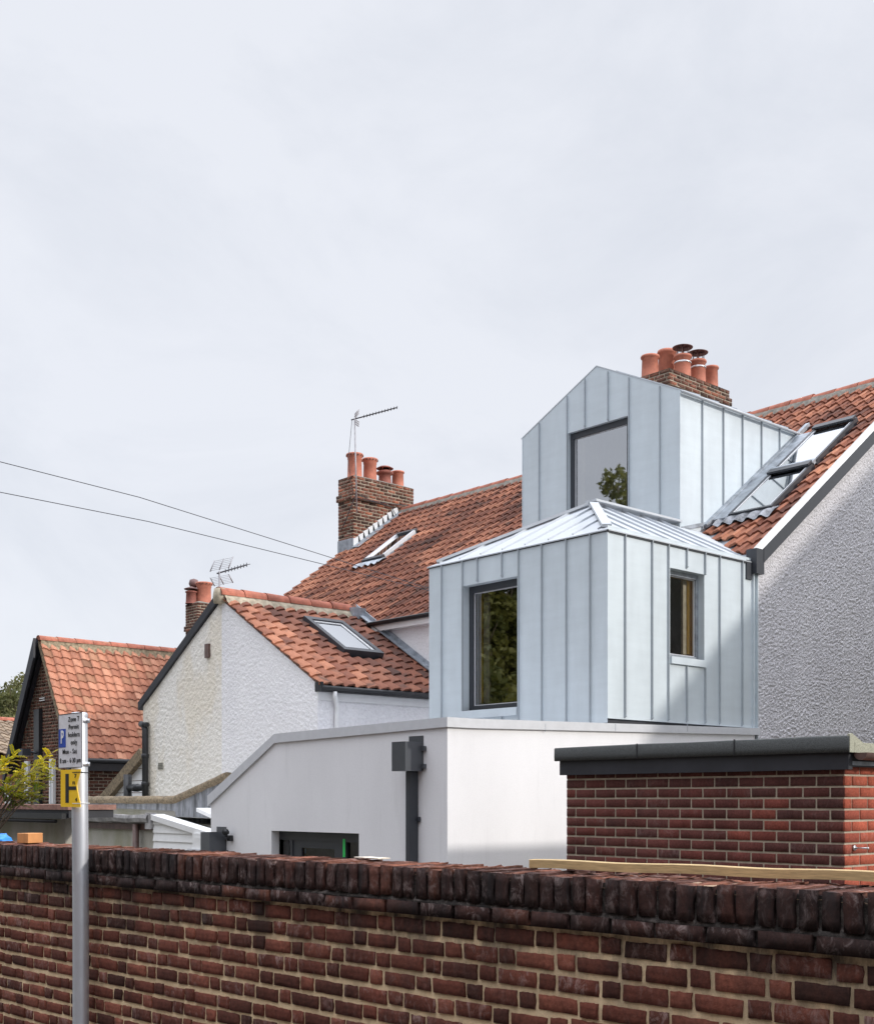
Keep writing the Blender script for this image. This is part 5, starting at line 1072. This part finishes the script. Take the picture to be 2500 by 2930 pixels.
# ================================================================== aerials and cables
def aerial(name, label, base, top, boom_end, elems, refl, grp=None):
    t = thing(name, label, 'aerial', tuple(base))
    m_ = MB(); m_.tube([base, top], .016, 8); obj('mast', m_, M['alu'], t)
    b = MB(); s = top+UP*-.03; b.tube([s-(boom_end-s)*.08, boom_end], .014, 6); d = (boom_end-s); side = d.cross(UP).normalized()
    for k in range(elems):
        c = s+d*(.22+.78*k/(elems-1)); b.tube([c-side*.09-UP*.0, c+side*.09], .006, 5); b.tube([c-UP*.035, c+UP*.035], .007, 5)
    obj('boom', b, M['cable'], t)
    r = MB(); rs = .24*refl; bd = -d.normalized()
    for sg in (1, -1):
        for k in (-1, 0, 1): r.tube([s+side*k*rs*1.5+bd*.0+UP*sg*.05, s+side*k*rs*1.5+bd*(-.10)+UP*sg*rs*1.35], .010, 5)
        for k in range(6): h = .08+.85*k/5; p_ = s+bd*(-.10*h)+UP*sg*(.05+(rs*1.35-.05)*h); r.tube([p_-side*rs*1.5, p_+side*rs*1.5], .003, 4)
    obj('reflector', r, M['alu'], t)
    return t
bx = 16.80; b = onX(1021, 1468, bx-.03); tp = onX(1012, 1196, bx-.03); tp.y = b.y+.08
be = at(1136, 1168, 26.5)
dd = (be-tp); dirh = Vector((.70, -.70, 0)); L_ = 1.75
def endpt(px, py, tp, dirh):     # far end of a boom leaving tp in horizontal direction dirh, seen at pixel
    best = None
    for k in range(5, 400):
        p = tp+dirh*k*.01; v = p-EV; Z = v.dot(FW); x_ = CX+F*v.dot(RT)/Z
        if best is None or abs(x_-px) < best[0]: best = (abs(x_-px), p, Z)
    p = best[1].copy(); p.z = EYE+(HY-py)/F*best[2]; return p
aerial('tv_aerial', 'long thin television aerial on a tall mast strapped to the chimney with four pots', b, tp, endpt(1136, 1166, tp, Vector((.8, -.6, 0))), 12, .45)
b2 = Vector((11.3, 17.75, 5.1)); Zb = (b2-EV).dot(FW); tp2 = at(628, 1634, Zb); b2 = Vector((tp2.x, tp2.y, 5.1))
aerial('tv_aerial', 'television aerial with gridded reflector on a short mast above the roughcast gable', b2, tp2, endpt(707, 1616, tp2, Vector((1, .12, 0)).normalized()), 8, .68)
mb = MB(); a_ = onX(1025, 1395, 16.8)+Vector((-.02, -.1, 0)); mb.tube([onX(1020, 1398, 16.79), onX(1015, 1420, 16.78)+Vector((0, -.02, 0)), onX(985, 1500, 16.8), onX(975, 1520, 16.8)], .012, 5)
mb.tube([tp+Vector((-.04, .04, -.05)), (tp+b)/2+Vector((-.10, .14, .1)), b+Vector((-.02, .03, .1))], .006, 5)
mb.tube([onY(1022, 1412, 21.44), onY(1060, 1432, 21.44), onY(1110, 1440, 21.44), onY(1178, 1449, 21.44)], .009, 5)
mb.tube([onY(1022, 1425, 21.44), onY(1070, 1436, 21.44), onY(1120, 1450, 21.44), onY(1135, 1478, 21.44)], .009, 5)
tag(obj('aerial_cable', mb, M['cable']), 'thin cables tied round the brick chimney beside the aerial mast', 'cable')
def wire(pxs, Zs, label):
    pts = []
    for i in range(len(pxs)-1):
        for k in range(6):
            f = k/6; pts.append(at(pxs[i][0]+(pxs[i+1][0]-pxs[i][0])*f, pxs[i][1]+(pxs[i+1][1]-pxs[i][1])*f, Zs[i]+(Zs[i+1]-Zs[i])*f))
    pts.append(at(*pxs[-1], Zs[-1])); mb = MB(); mb.tube(pts, .0046, 6); tag(obj('overhead_wire', mb, M['cable']), label, 'wire', 'overhead wires')
wire([(-500, 1205), (0, 1321), (400, 1423), (933, 1591), (1228, 1684), (1500, 1772)], [12.5, 13.6, 14.6, 16.4, 17.6, 19], 'upper of two thin overhead wires crossing the sky at left')
wire([(-500, 1320), (0, 1408), (424, 1492), (915, 1612), (1228, 1690), (1500, 1775)], [12.3, 13.5, 14.6, 16.4, 17.6, 19], 'lower of two thin overhead wires crossing the sky at left')

# ================================================================== brick house at far left
def left_house():
    xl = 12.0; yr = xl*.9604/.4276; ya = xl*2.122; yb = 2*yr-ya; zr = onX(113, 1833, xl).z; ze = onX(195, 2150, xl).z; sl = (zr-ze)/(yr-ya); XL = 19.5
    t = thing('brick_house', 'steep roofed brown brick house with bright orange pantiles at left', 'house', (xl, ya, 0))
    w = MB(); mo = MB(); tn = lambda p: random.random()
    def cl(pc, xa, xb, z):
        y = pc.y; lim = ze+(yr-ya)*sl-abs(y-yr)*sl-.12
        return (pc.z < lim, xa, xb)
    brick_face(w, None, Vector((xl+.12, yb, 1.6)), -Y, -X, yb-ya, 1.6, 56, .225, .075, .012, 'flemish', rough=.002, nx=3, nz=2, tonefn=tn, clip=cl)
    brick_face(w, None, Vector((xl+.12, ya+.12, 1.6)), X, -Y, 4.0, 1.6, 22, .225, .075, .012, 'stretcher', rough=.002, nx=3, nz=2, tonefn=tn)
    wl = obj('brick_wall', w, M['brick_far'], t)
    mo.prism([(xl+.128, ya+.128, 0), (xl+.128, ya+.128, ze), (xl+.128, yr, zr-.1), (xl+.128, yb-.1, ze), (xl+.128, yb-.1, 0)], (7, 0, 0)); obj('mortar', mo, M['mortar_gar'], wl, recalc=True)
    tl = MB(); su = Vector((0, 1, sl)).normalized()
    pantiles(tl, (xl, ya-.10, ze-.1*sl), X, su, XL-xl, (yr-ya+.08)*math.sqrt(1+sl*sl), .225, .205, amp=.032, lip=.034, mossf=lambda p: .25*(random.random() < .12)); obj('roof_tiles', tl, M['tile_far'], t)
    un = MB(); un.prism([(xl+.02, ya-.05, ze-.12), (xl+.02, yr, zr-.06), (xl+.02, yb+.05, ze-.12), (xl+.02, yr, zr-.25)], (XL-xl, 0, 0)); obj('roof_deck', un, M['fascia'], t, recalc=True)
    rt = MB(); ridge_tiles(rt, (xl-.03, yr, zr+.06), (XL, yr, zr+.06), .12, .45); obj('ridge_tiles', rt, M['ridge'], t)
    bd = MB(); vs = []; ns = 110
    for i in range(ns+1):
        x = xl+(XL-xl)*i/ns; nz_ = .05*noise.noise(Vector((x*6, 5, 0)))
        vs += [(x, yr-.08, zr+.09), (x, yr-.10, zr+.01+nz_), (x, yr-.13, zr-.2)]
    bd.add(vs, [(3*i+k, 3*i+3+k, 3*i+4+k, 3*i+1+k) for i in range(ns) for k in range(2)], (.5, 0, 0), 0, True); obj('ridge_bedding', bd, M['moss_bed'], t)
    vb = MB()
    vb.prism([(xl-.14, yr-.0, zr+.05), (xl-.14, yb+.25, ze-.25*sl+.05), (xl-.14, yb+.25, ze-.25*sl-.30), (xl-.14, yr+.0, zr-.40)], (.05, 0, 0)); vb.prism([(xl-.09, yr-.0, zr+.05), (xl-.09, yb+.25, ze-.25*sl+.05), (xl-.09, yb+.25, ze-.25*sl-.02), (xl-.09, yr+.0, zr-.05)], (.3, 0, 0)); obj('black_bargeboard', vb, M['fascia'], t, recalc=True)
    vr = MB(); vr.prism([(xl-.02, yr-.0, zr+.0), (xl-.02, ya-.08, ze-.08*sl+.0), (xl-.02, ya-.08, ze-.08*sl-.10), (xl-.02, yr+.0, zr-.12)], (.05, 0, 0)); obj('verge_edge', vr, M['oldwood'], t, recalc=True)
    gu = MB(); gu.box((xl-.05, ya-.17, ze-.42), (XL, ya-.03, ze-.16)); gu.tube([(xl-.05, ya-.2, ze-.2), (XL, ya-.2, ze-.2)], .055, 8); obj('gutter', gu, M['black'], t)
    dp = MB(); q = onX(115, 2030, xl+.12); dp.box((xl+.03, q.y-.14, .3), (xl+.12, q.y+.14, q.z)); obj('black_vertical_strip', dp, M['black'], t)
    def wf(px0, px1, py0, py1, nm='window'):
        a_ = onX(px0, py0, xl+.1); b_ = onX(px1, py1, xl+.1); f = MB(); f.box((xl+.05, a_.y, b_.z), (xl+.12, b_.y, a_.z)); f2 = obj(nm, f, M['white'], t)
        g = MB(); g.box((xl+.04, a_.y-.08, b_.z+.0), (xl+.049, b_.y+.08, a_.z-.08)); obj('pane', g, M['skyglass'], f2)
    wf(147, 158, 2172, 2300); wf(76, 86, 2178, 2300); wf(20, 32, 2240, 2300)
    a_ = onX(122, 2000, xl+.1); vt = MB()
    for k in (0, 1): vt.box((xl+.10, a_.y-.10, a_.z-.04+k*.05), (xl+.118, a_.y+.16, a_.z-.02+k*.05))
    obj('wall_vent', vt, M['white'], t)
    ab = MB(); a_ = onY(330, 2193, ya+.12); ab.box((a_.x-.12, ya+.10, a_.z-.07), (a_.x+.13, ya+.13, a_.z+.07)); obj('air_brick', ab, M['terradark'], t)
    lm = MB(); q = onX(72, 2150, xl-.2); lm.box((xl-.3, q.y-.1, q.z-.1), (xl-.1, q.y+.12, q.z+.06)); lm.tube([(xl-.1, q.y, q.z), (xl+.12, q.y-.1, q.z-.05)], .03, 6); obj('floodlight', lm, M['anth'], t, recalc=True)
left_house()

# far chimney and its house behind
def far_house():
    c = at(565, 1850, 33); t = thing('far_house', 'distant house whose small brick chimney shows behind the roughcast gable', 'house', (c.x, c.y, 0))
    zt = onX(565, 1722, c.x).z; yb = onX(531, 1800, c.x).y; x1 = onY(640, 1800, c.y).x
    ch = chimney(t, c.x, x1, c.y, yb, 4.5, zt, M['brick_far'], courses_top=10)
    P = lambda px, y: onY(px, 1750, y).x
    place_pot(ch, Vector((P(584, c.y+.3), c.y+.3, zt)), .60, .20, 0); place_pot(ch, Vector((P(560, c.y+.6), c.y+.6, zt)), .42, .15, 1, 'terradark'); place_pot(ch, Vector((P(548, yb-.2), yb-.2, zt)), .34, .15, 1, 'terradark')
    mb = MB(); mb.lathe(Vector((P(555, c.y+.7), c.y+.7, zt+.50)), [(.001, 0), (.10, .02), (.14, .11), (.11, .22), (.001, .26)], 16); mb.lathe(Vector((P(548, yb-.2), yb-.2, zt+.36)), [(.001, .12), (.2, .05), (.19, .03), (.001, .06)], 16); obj('cowl', mb, M['cowl'], ch)
    w = MB(); w.box((c.x-2.5, c.y-2.0, 0), (c.x+5.5, c.y+5, 3.6)); obj('wall', w, M['brick_far'], t)
    r = MB(); r.prism([(c.x-2.7, c.y-2.3, 3.6), (c.x-2.7, c.y+1.5, 4.9), (c.x-2.7, c.y+5.3, 3.6)], (8.4, 0, 0)); obj('roof', r, M['tile_far'], t, recalc=True)
far_house()

def grey_roof_house():
    x0, x1 = 13.4, 19.0; y0, y1 = 40.0, 42.5; ze, zr = 3.75, 5.03
    t = thing('grey_roof_house', 'low distant house with mottled grey brown tiles below the trees at far left', 'house', (x0, y0, 0))
    sl = (zr-ze)/(y1-y0); tl = MB(); su = Vector((0, 1, sl)).normalized(); pantiles(tl, (x0, y0, ze), X, su, x1-x0, (y1-y0)*math.sqrt(1+sl*sl), .33, .30, amp=.04, seg=6); obj('roof_tiles', tl, M['tile_grey'], t)
    w = MB(); w.box((x0+.2, y0+.3, 0), (x1-.2, 2*y1-y0-.3, ze)); w.prism([(x0+.1, y0+.1, ze-.05), (x0+.1, y1, zr-.05), (x0+.1, 2*y1-y0, ze-.05)], (x1-x0-.2, 0, 0)); obj('wall', w, M['brick_far'], t, recalc=True)
    rt = MB(); ridge_tiles(rt, (x0, y1, zr+.05), (x1, y1, zr+.05), .13, .5); obj('ridge_tiles', rt, M['ridge'], t)
grey_roof_house()

# ================================================================== low outbuildings between the wall and the houses
def outbuildings():
    gx, yb = WING[0], WING[1]
    # flat roofed dark outbuilding, far left
    x = 5.4; A = onX(-300, 2300, x); B = onX(198, 2300, x)
    t = thing('flat_roofed_outbuilding', 'low outbuilding with mossy brown flat roof edge and black gutter at left', 'outbuilding', (x, B.y, 0))
    zt = onX(100, 2302, x).z; zm = onX(100, 2316, x).z; zb = onX(100, 2352, x).z
    r = MB(); r.box((x-.02, B.y-.02, zm), (x+.5, A.y, zt)); obj('roof_edge', r, M['rust_moss'], t)
    f = MB(); f.box((x, B.y, zb+.05), (x+.48, A.y, zm-.002)); obj('fascia_board', f, M['fascia'], t)
    g = MB(); y2 = onX(172, 2350, x-.08).y; g.box((x-.06, y2, zb+.04), (x-.005, A.y, zb+.095)); g.tube([(x-.03, y2+.2, zb+.015), (x-.03, A.y, zb+.015)], .02, 6); obj('gutter', g, M['black'], t)
    w = MB(); w.box((x+.25, onX(188, 2380, x+.25).y, 0), (x+.46, A.y, zb+.05)); obj('wall', w, M['oldrender'], t)
    # long white lean-to with gutter
    x = 8.36; A = onX(165, 2300, x); Bq = onX(447, 2300, x)
    t = thing('rendered_lean_to', 'long stained pale render lean to with metal gutter, mossy coping and lead edge', 'outbuilding', (x, Bq.y, 0))
    zg = onX(300, 2332, x-.1).z
    g = MB(); vs = []; ns = 40
    for i in range(ns+1):
        y = Bq.y+(A.y-Bq.y)*i/ns; z = zg+.006*math.sin(i*.6)
        vs += [(x-.02, y, z+.01), (x-.14, y, z+.01), (x-.15, y, z-.035), (x-.13, y, z-.09), (x-.04, y, z-.11)]
    g.add(vs, [(5*i+k, 5*i+5+k, 5*i+6+k, 5*i+1+k) for i in range(ns) for k in range(4)], (.5, 0, 0), 0, False); obj('gutter', g, M['dirty_metal'], t, recalc=True)
    w = MB(); w.box((x+.02, Bq.y+.05, 0), (x+.3, A.y, zg-.12)); obj('wall', w, M['oldrender'], t)
    f = MB(); f.box((x-.03, Bq.y, zg-.20), (x+.02, A.y, zg-.115)); obj('fascia_board', f, M['gutterbrown'], t)
    # roof running back to the parapet
    xp = 9.35; zc = onX(350, 2290, xp).z; zl = onX(350, 2306, xp).z
    rf = MB(); 
    rf.add([(x-.02, Bq.y, zg), (x-.02, A.y, zg), (xp, A.y+2, zl-.18), (xp, Bq.y-1.2, zl-.18)], [(0, 1, 2, 3)]); obj('roof_sheet', rf, M['whitepaint'], t)
    yk = onX(500, 2284, xp).y; ye = onX(648, 2212, xp).y; yl = onX(240, 2284, xp).y; zk = onX(500, 2281, xp).z; zend = onX(648, 2213, xp).z
    c = MB(); ns = 60; vs = []; prof = [(.02, -.07), (-.05, -.06), (-.075, -.02), (-.05, .03), (0, .05), (.08, .045), (.13, 0)]; Wp = len(prof)
    for i in range(ns+1):
        y = yl+(ye-yl)*i/ns; z = zk if y > yk else zk+(zend-zk)*(yk-y)/(yk-ye)
        for (dx, dz) in prof: vs.append((xp+dx, y, z-.03+dz+.012*noise.noise(Vector((y*6, dx*20, 0)))))
    c.add(vs, [(Wp*i+k, Wp*i+Wp+k, Wp*i+Wp+1+k, Wp*i+1+k) for i in range(ns) for k in range(Wp-1)], (.5, 0, 0), 0, True); c.add(vs[-Wp:], [tuple(range(Wp))]); obj('mossy_coping', c, M['oldwood'], t, recalc=True)
    l = MB(); l.prism([(xp-.0, yl, zk-.085), (xp-.0, yk, zk-.085), (xp-.0, ye, zend-.085), (xp, ye, zl-.24), (xp-.0, yk-.1, zl-.24), (xp, yk, zl-.07), (xp, yl, zl-.02)], (.05, 0, 0)); obj('lead_cheek', l, M['leadstreak'], t, recalc=True)
    bw = MB(); bw.box((xp+.05, ye-.4, 0), (gx-.01, yl, zk-.1)); bw.prism([(xp+.05, ye, zk-.1), (xp+.05, ye, zend-.1), (xp+.05, yk, zk-.1)], (gx-xp-.06, 0, 0)); obj('parapet_wall', bw, M['oldrender'], t, recalc=True)
    pw = MB(); pw.box((xp-.3, Bq.y-2.0, 0), (xp+.04, Bq.y+.3, zl-.245)); obj('back_wall', pw, M['oldrender'], t)
    dp = MB(); q = onX(395, 2380, x-.05); dp.tube([(x-.08, q.y, 0), (x-.08, q.y, zg-.12)], .045, 10); dp.tube([(x-.08, q.y-.3, zg-.05), (x-.1, q.y-.32, zg+.0)], .05, 8); obj('brown_downpipe', dp, M['gutterbrown'], t)
    # white boarded porch
    x = 8.30; a = onX(441, 2330, x); b = onX(604, 2384, x)
    t = thing('boarded_porch', 'small porch clad in white plastic boards with a sloping white roof edge', 'porch', (x, b.y, 0))
    z1 = onX(441, 2345, x).z; z2 = onX(608, 2398, x).z; w = MB(); bh = .112; z = 1.2
    while z < z1:
        # one lap board following the slope at its top
        n = 1
        zt = z+bh
        def lim(y): return z2+(z1-z2)*(y-b.y)/(a.y-b.y)
        ys = b.y if lim(b.y) > z+.01 else b.y+(z-z2)/(z1-z2)*(a.y-b.y)
        if ys < a.y-.02:
            pts = [(x, ys, z), (x-.0, a.y, z), (x+.0, a.y, min(zt, lim(a.y)))]
            if lim(ys) < zt:
                yq = b.y+(zt-z2)/(z1-z2)*(a.y-b.y)
                if yq < a.y: pts.append((x, yq, zt))
                pts.append((x, ys, max(z+.005, lim(ys))))
            else: pts.append((x, ys, zt))
            pts = [(px_-.018*(1-(pz-z)/bh), py_, pz) for px_, py_, pz in pts]; w.prism(pts, (.03, 0, 0))
        z += bh
    w.box((x+.03, b.y, 0), (x+1.4, a.y-.01, min(z2, z1))); bo = obj('boarding', w, M['white'], t, recalc=True)
    e = MB(); e.prism([(x-.05, a.y+.04, z1+.0), (x-.05, a.y+.04, z1+.075), (x-.05, b.y, z2+.075), (x-.05, b.y, z2)], (.10, 0, 0)); e.prism([(x+.05, a.y+.04, z1+.04), (x+.05, a.y+.04, z1+.075), (x+.05, b.y, z2+.075), (x+.05, b.y, z2+.04)], (.12, 0, 0)); obj('roof_edge', e, M['white'], t, recalc=True)
    k = MB(); k.box((x-.06, a.y, z1-.13), (x+.03, a.y+.14, z1+.09)); obj('broken_corner', k, M['dirty_metal'], t)
    # second white strip of another lean-to behind
    xs = 8.9; a = onX(562, 2322, xs); b = onX(612, 2345, xs)
    mb = MB(); mb.prism([tuple(a), tuple(a+UP*.05), tuple(b+UP*.05), tuple(b)], (.3, 0, 0)); tag(obj('roof_edge_strip', mb, M['white'], recalc=True), 'short sloping white roof edge strip under the streaked lead, beside the white wall', 'roof edge')
    # meter box
    x = 8.22; a = onX(545, 2384, x); b = onX(603, 2384, x)
    t = thing('meter_box', 'small white box with a metal ledge fixed at the end of the boarded porch', 'box', (x, b.y, 0))
    m_ = MB(); m_.box((x, b.y, a.z-.38), (x+.12, a.y-.05, a.z)); m_.box((x-.01, b.y, a.z-.35), (x, a.y-.12, a.z-.05)); obj('housing', m_, M['white'], t)
    l = MB(); l.box((x-.04, b.y+.02, a.z-.26), (x, a.y-.0, a.z-.20)); obj('ledge', l, M['coping_metal'], t)
    # white boarded lean-to gable with mossy verge between the houses
    x = 11.2; p0 = onX(300, 2279, x); p1 = onX(415, 2163, x); pe = onX(430, 2163, x)
    t = thing('boarded_lean_to', 'white boarded triangular lean to with mossy sloping verge between brick house and cream gable', 'lean-to', (x, p1.y, 0))
    w = MB(); n = 5
    for i in range(n):
        z = 1.9+(p1.z-1.9)*i/n; z_ = 1.9+(p1.z-1.9)*(i+1)/n-.012
        yy = lambda z: p0.y+(p1.y-p0.y)*max(0, (z-p0.z))/(p1.z-p0.z)
        w.prism([(x-.012, pe.y-.3, z), (x-.012, yy(z), z), (x, yy(z_), z_), (x, pe.y-.3, z_)], (.06, 0, 0))
    w.box((x+.06, pe.y-.3, 0), (x+2, p0.y, 1.9)); obj('boarding', w, M['white'], t, recalc=True)
    v = MB(); v.beam(p0+Vector((-.02, .25, -.25)), p1+Vector((-.02, -.05, .05)), .2, .20, up=(1, 0, 0)); obj('mossy_verge', v, M['oldwood'], t, recalc=True)
    # soil pipes
    x = 10.62
    t = thing('soil_pipes', 'black plastic soil pipe with a branch at the left corner of the cream gable', 'pipe', (x, 19.7, 0))
    q1 = onX(416, 2070, x); m_ = MB(); m_.tube([(x, q1.y, 1.6), (x, q1.y, q1.z-.12), (x, q1.y+.05, q1.z-.03), (x, q1.y+.15, q1.z)], .055, 14)
    for py in (2070, 2160, 2240): zz = onX(416, py, x).z; m_.lathe((x, q1.y, zz-.06), [(.056, 0), (.068, .01), (.068, .07), (.056, .08)], 14)
    obj('main_pipe', m_, M['black'], t)
    q2 = onX(366, 2216, x); zz = onX(390, 2254, x).z; b_ = MB(); b_.tube([(x, q2.y, 1.6), (x, q2.y, q2.z)], .075, 14); b_.tube([(x, q2.y, zz), (x, q1.y, zz)], .06, 12); b_.tube([(x, (q1.y+q2.y)/2-.07, zz), (x, (q1.y+q2.y)/2+.07, zz)], .072, 12); obj('branch_pipe', b_, M['black'], t)
outbuildings()

# ================================================================== neighbour across the passage, outside the frame to the right (its shadow falls on the gable)
def neighbour():
    t = thing('neighbouring_house', 'neighbouring end of terrace house across the passage, right of the frame', 'house', (13.4, 5.4, 0)); y0, y1 = -2.2, 5.42
    w = MB(); w.prism([(13.4, y0, 0), (13.4, y0, 5.3), (XR, y0, ZR+.1), (2*XR-13.4, y0, 5.3), (2*XR-13.4, y0, 0)], (0, y1-y0, 0)); obj('wall', w, M['oldrender'], t, recalc=True)
    r = MB()
    for s in (1, -1): r.prism([(XR-s*(XR-13.2), y0-.1, ZA*13.2+ZB+.06), (XR, y0-.1, ZR+.16), (XR, y0-.1, ZR+.08), (XR-s*(XR-13.2), y0-.1, ZA*13.2+ZB-.02)], (0, y1-y0+.15, 0))
    obj('roof', r, M['tile'], t, recalc=True)
neighbour()

def across_road():  # unseen terrace added to cut sky light on the street wall and pole
    t = thing('added_sky_blocking_houses', 'unseen dark brick terrace added across the road behind the viewer to block sky light', 'house', (-6, 0, 0))
    w = MB(); w.box((-12, -22, 0), (-6, 13, 6.2)); obj('wall', w, M['brick_far'], t)
    r = MB(); r.prism([(-5.8, -22, 6.1), (-9, -22, 8.6), (-12.2, -22, 6.1)], (0, 35, 0)); obj('roof', r, M['tile_grey'], t, recalc=True)
    for k in range(9):
        f = MB(); f.box((-6, -20+k*3.4, 1.0), (-5.96, -18.9+k*3.4, 2.3)); obj('window', f, M['skyglass'], t)
across_road()

# ================================================================== trees and shrub
def crown(mb, c, rad, n, lf, seed, zsq=1.0, gap=.15, clumps=26):
    rnd = random.Random(seed); cl = []
    for k in range(clumps):
        u = Vector((rnd.gauss(0, 1), rnd.gauss(0, 1), rnd.gauss(0, 1))).normalized()*rnd.uniform(.35, 1.0)
        cl.append((c+Vector((u.x*rad, u.y*rad, u.z*rad*zsq)), rad*rnd.uniform(.2, .42), rnd.uniform(.0, .6)))
    for k in range(n):
        q, r, b = cl[rnd.randrange(clumps)]; u = Vector((rnd.gauss(0, 1), rnd.gauss(0, 1), rnd.gauss(0, .8))).normalized()*r*rnd.uniform(.3, 1.05)**.6
        p = q+u; a = Vector((rnd.gauss(0, 1), rnd.gauss(0, 1), rnd.gauss(0, 1))).normalized(); bb = a.cross(Vector((rnd.gauss(0, 1), rnd.gauss(0, 1), rnd.gauss(0, 1)))).normalized(); s = lf*rnd.uniform(.6, 1.4)
        mb.add([p-a*s, p-bb*s*.5, p+a*s, p+bb*s*.5], [(0, 1, 2, 3)], (min(1, b+rnd.random()*.45), 0, 0))
    return cl
def tree(name, label, base, h, rad, n, lf, seed, lm, zsq=1.0, grp=None, gapc=26, tr=.16, cc=.62):
    t = thing(name, label, 'tree', tuple(base), grp); base = Vector(base); rnd = random.Random(seed)
    f = MB(); c = base+UP*h*cc; cl = crown(f, c, rad, n, lf, seed, zsq, clumps=gapc); obj('crown', f, lm, t)
    b = MB(); top = base+UP*h*.8; b.tube([base, base+UP*h*.25+Vector((.05, .02, 0)), base+UP*h*.5+Vector((-.08, .05, 0)), top], [tr, tr*.8, tr*.55, tr*.2], 9)
    for q, r, _ in cl[:18]:
        s = base+UP*h*rnd.uniform(.25, .6); m_ = (s+q)/2+Vector((rnd.uniform(-.2, .2), rnd.uniform(-.2, .2), -.1)); b.tube([s, m_, q], [tr*.4, tr*.25, tr*.08], 6)
        for k in range(2): e = q+Vector((rnd.uniform(-1, 1), rnd.uniform(-1, 1), rnd.uniform(-.3, 1)))*r; b.tube([m_, (m_+e)/2+UP*.1, e], [tr*.18, tr*.1, tr*.03], 5)
    obj('trunk', b, M['bark'], t); return t
g = 'trees beyond the low houses'
c = at(22, 2290, 58); c.z = 0; tree('deciduous_tree', 'broad airy green brown tree rising behind the grey roof at far left', c, 8.9, 1.9, 7500, .10, 11, M['leaffar'], 1.15, g, 34, .14, .68)
c = at(-60, 2290, 55); c.z = 0; tree('deciduous_tree', 'lower dense bushy tree at the left edge behind the grey roof', c, 7.2, 2.0, 6500, .10, 12, M['leaffar'], 1.0, g, 30, .14, .6)
c = at(62, 2290, 62); c.z = 0; tree('deciduous_tree', 'lower bushy green tree between the grey roof and the black bargeboard', c, 6.4, 1.6, 4500, .11, 15, M['leaffar'], 1.0, g, 26, .14, .6)
g2 = 'garden trees mirrored in the windows, outside the frame'
tree('garden_tree', 'tall slim dark evergreen out of frame at left, mirrored in the dormer window', (-6.6, 28.2, 0), 15.2, 1.85, 15000, .12, 77, M['leafdark'], 2.6, g2, 44, .2, .62)
for k, (x_, y_, h_, r_) in enumerate(((-5.5, 28.5, 9.0, 3.2), (-10, 30, 10.5, 4.0), (-2.2, 25, 7.2, 2.6), (-14, 26, 11, 4.2), (-7, 33, 9.5, 3.6))):
    tree('garden_tree', 'dense evergreen garden tree out of frame at left, mirrored in the zinc house windows', (x_, y_, 0), h_, r_, 9000, .13, 40+k, M['leafdark'], 1.15, g2, 40, .2, .55)

def golden_shrub():
    c = at(-110, 2400, 10.6); c.z = 0; t = thing('golden_shrub', 'golden yellow green shrub with feathery compound leaves reaching in from the left edge', 'shrub', tuple(c)); rnd = random.Random(5)
    br = MB(); lf = MB(); br.tube([c, c+Vector((.02, .02, 1.0)), c+Vector((.02, -.02, 1.85))], [.03, .02, .012], 8)
    tips = []
    for (px, py, Z) in ((150, 2155, 10.5), (148, 2195, 10.7), (120, 2180, 10.4), (75, 2190, 10.3), (40, 2160, 10.6), (20, 2175, 10.2), (95, 2235, 10.6), (125, 2250, 10.4), (60, 2240, 10.2), (85, 2265, 10.5), (30, 2230, 10.4), (5, 2200, 10.3), (10, 2262, 10.4), (45, 2275, 10.5), (-30, 2180, 10.5), (-40, 2240, 10.4), (62, 2210, 10.7), (100, 2205, 10.6), (20, 2250, 10.7), (140, 2225, 10.6), (70, 2285, 10.5), (-60, 2200, 10.6), (110, 2280, 10.6)):
        tips.append((at(px, py, Z), px))
    s = c+Vector((.02, -.02, 1.85))
    for tp_, px in tips:
        st = s.lerp(tp_, .45)+UP*rnd.uniform(-.12, .0); m_ = st.lerp(tp_, .55)+UP*.05; br.tube([st, m_, tp_], [.006, .0045, .002], 5)
        nf = 15
        for k in range(nf):                                    # each frond: a rachis with paired leaflets
            f_ = .45+.55*k/(nf-1); b0 = (m_.lerp(tp_, (f_-.45)/.55)); d = (tp_-st).normalized()
            d = (d*.7+Vector((rnd.uniform(-1, 1), rnd.uniform(-1, 1), rnd.uniform(-.6, .55)))*.8).normalized(); L = rnd.uniform(.07, .13); g_ = UP*-.035; tone_ = max(0, min(1, rnd.gauss(.42, .2)+(tp_.z-2.42)*1.8))
            side = d.cross(UP).normalized(); side = (side+UP*rnd.uniform(-.5, .5)).normalized(); nl = 11
            br.tube([b0, b0+d*L*.5+g_*.3, b0+d*L+g_], .0014, 4)
            for q in range(nl):
                fq = (q+1)/nl; p = b0+d*L*fq+g_*fq*fq
                for sg in (1, -1):
                    e = (side*sg+d*.35+UP*rnd.uniform(-.25, .1)).normalized()*.021*(1.15-.5*abs(fq-.45)); w_ = d*.0065
                    lf.add([p, p+e*.5+w_, p+e, p+e*.5-w_], [(0, 1, 2, 3)], (max(0, min(1, tone_+rnd.uniform(-.15, .15))), 0, 0))
    obj('branches', br, M['bark'], t); obj('foliage', lf, M['leafyellow'], t)
golden_shrub()
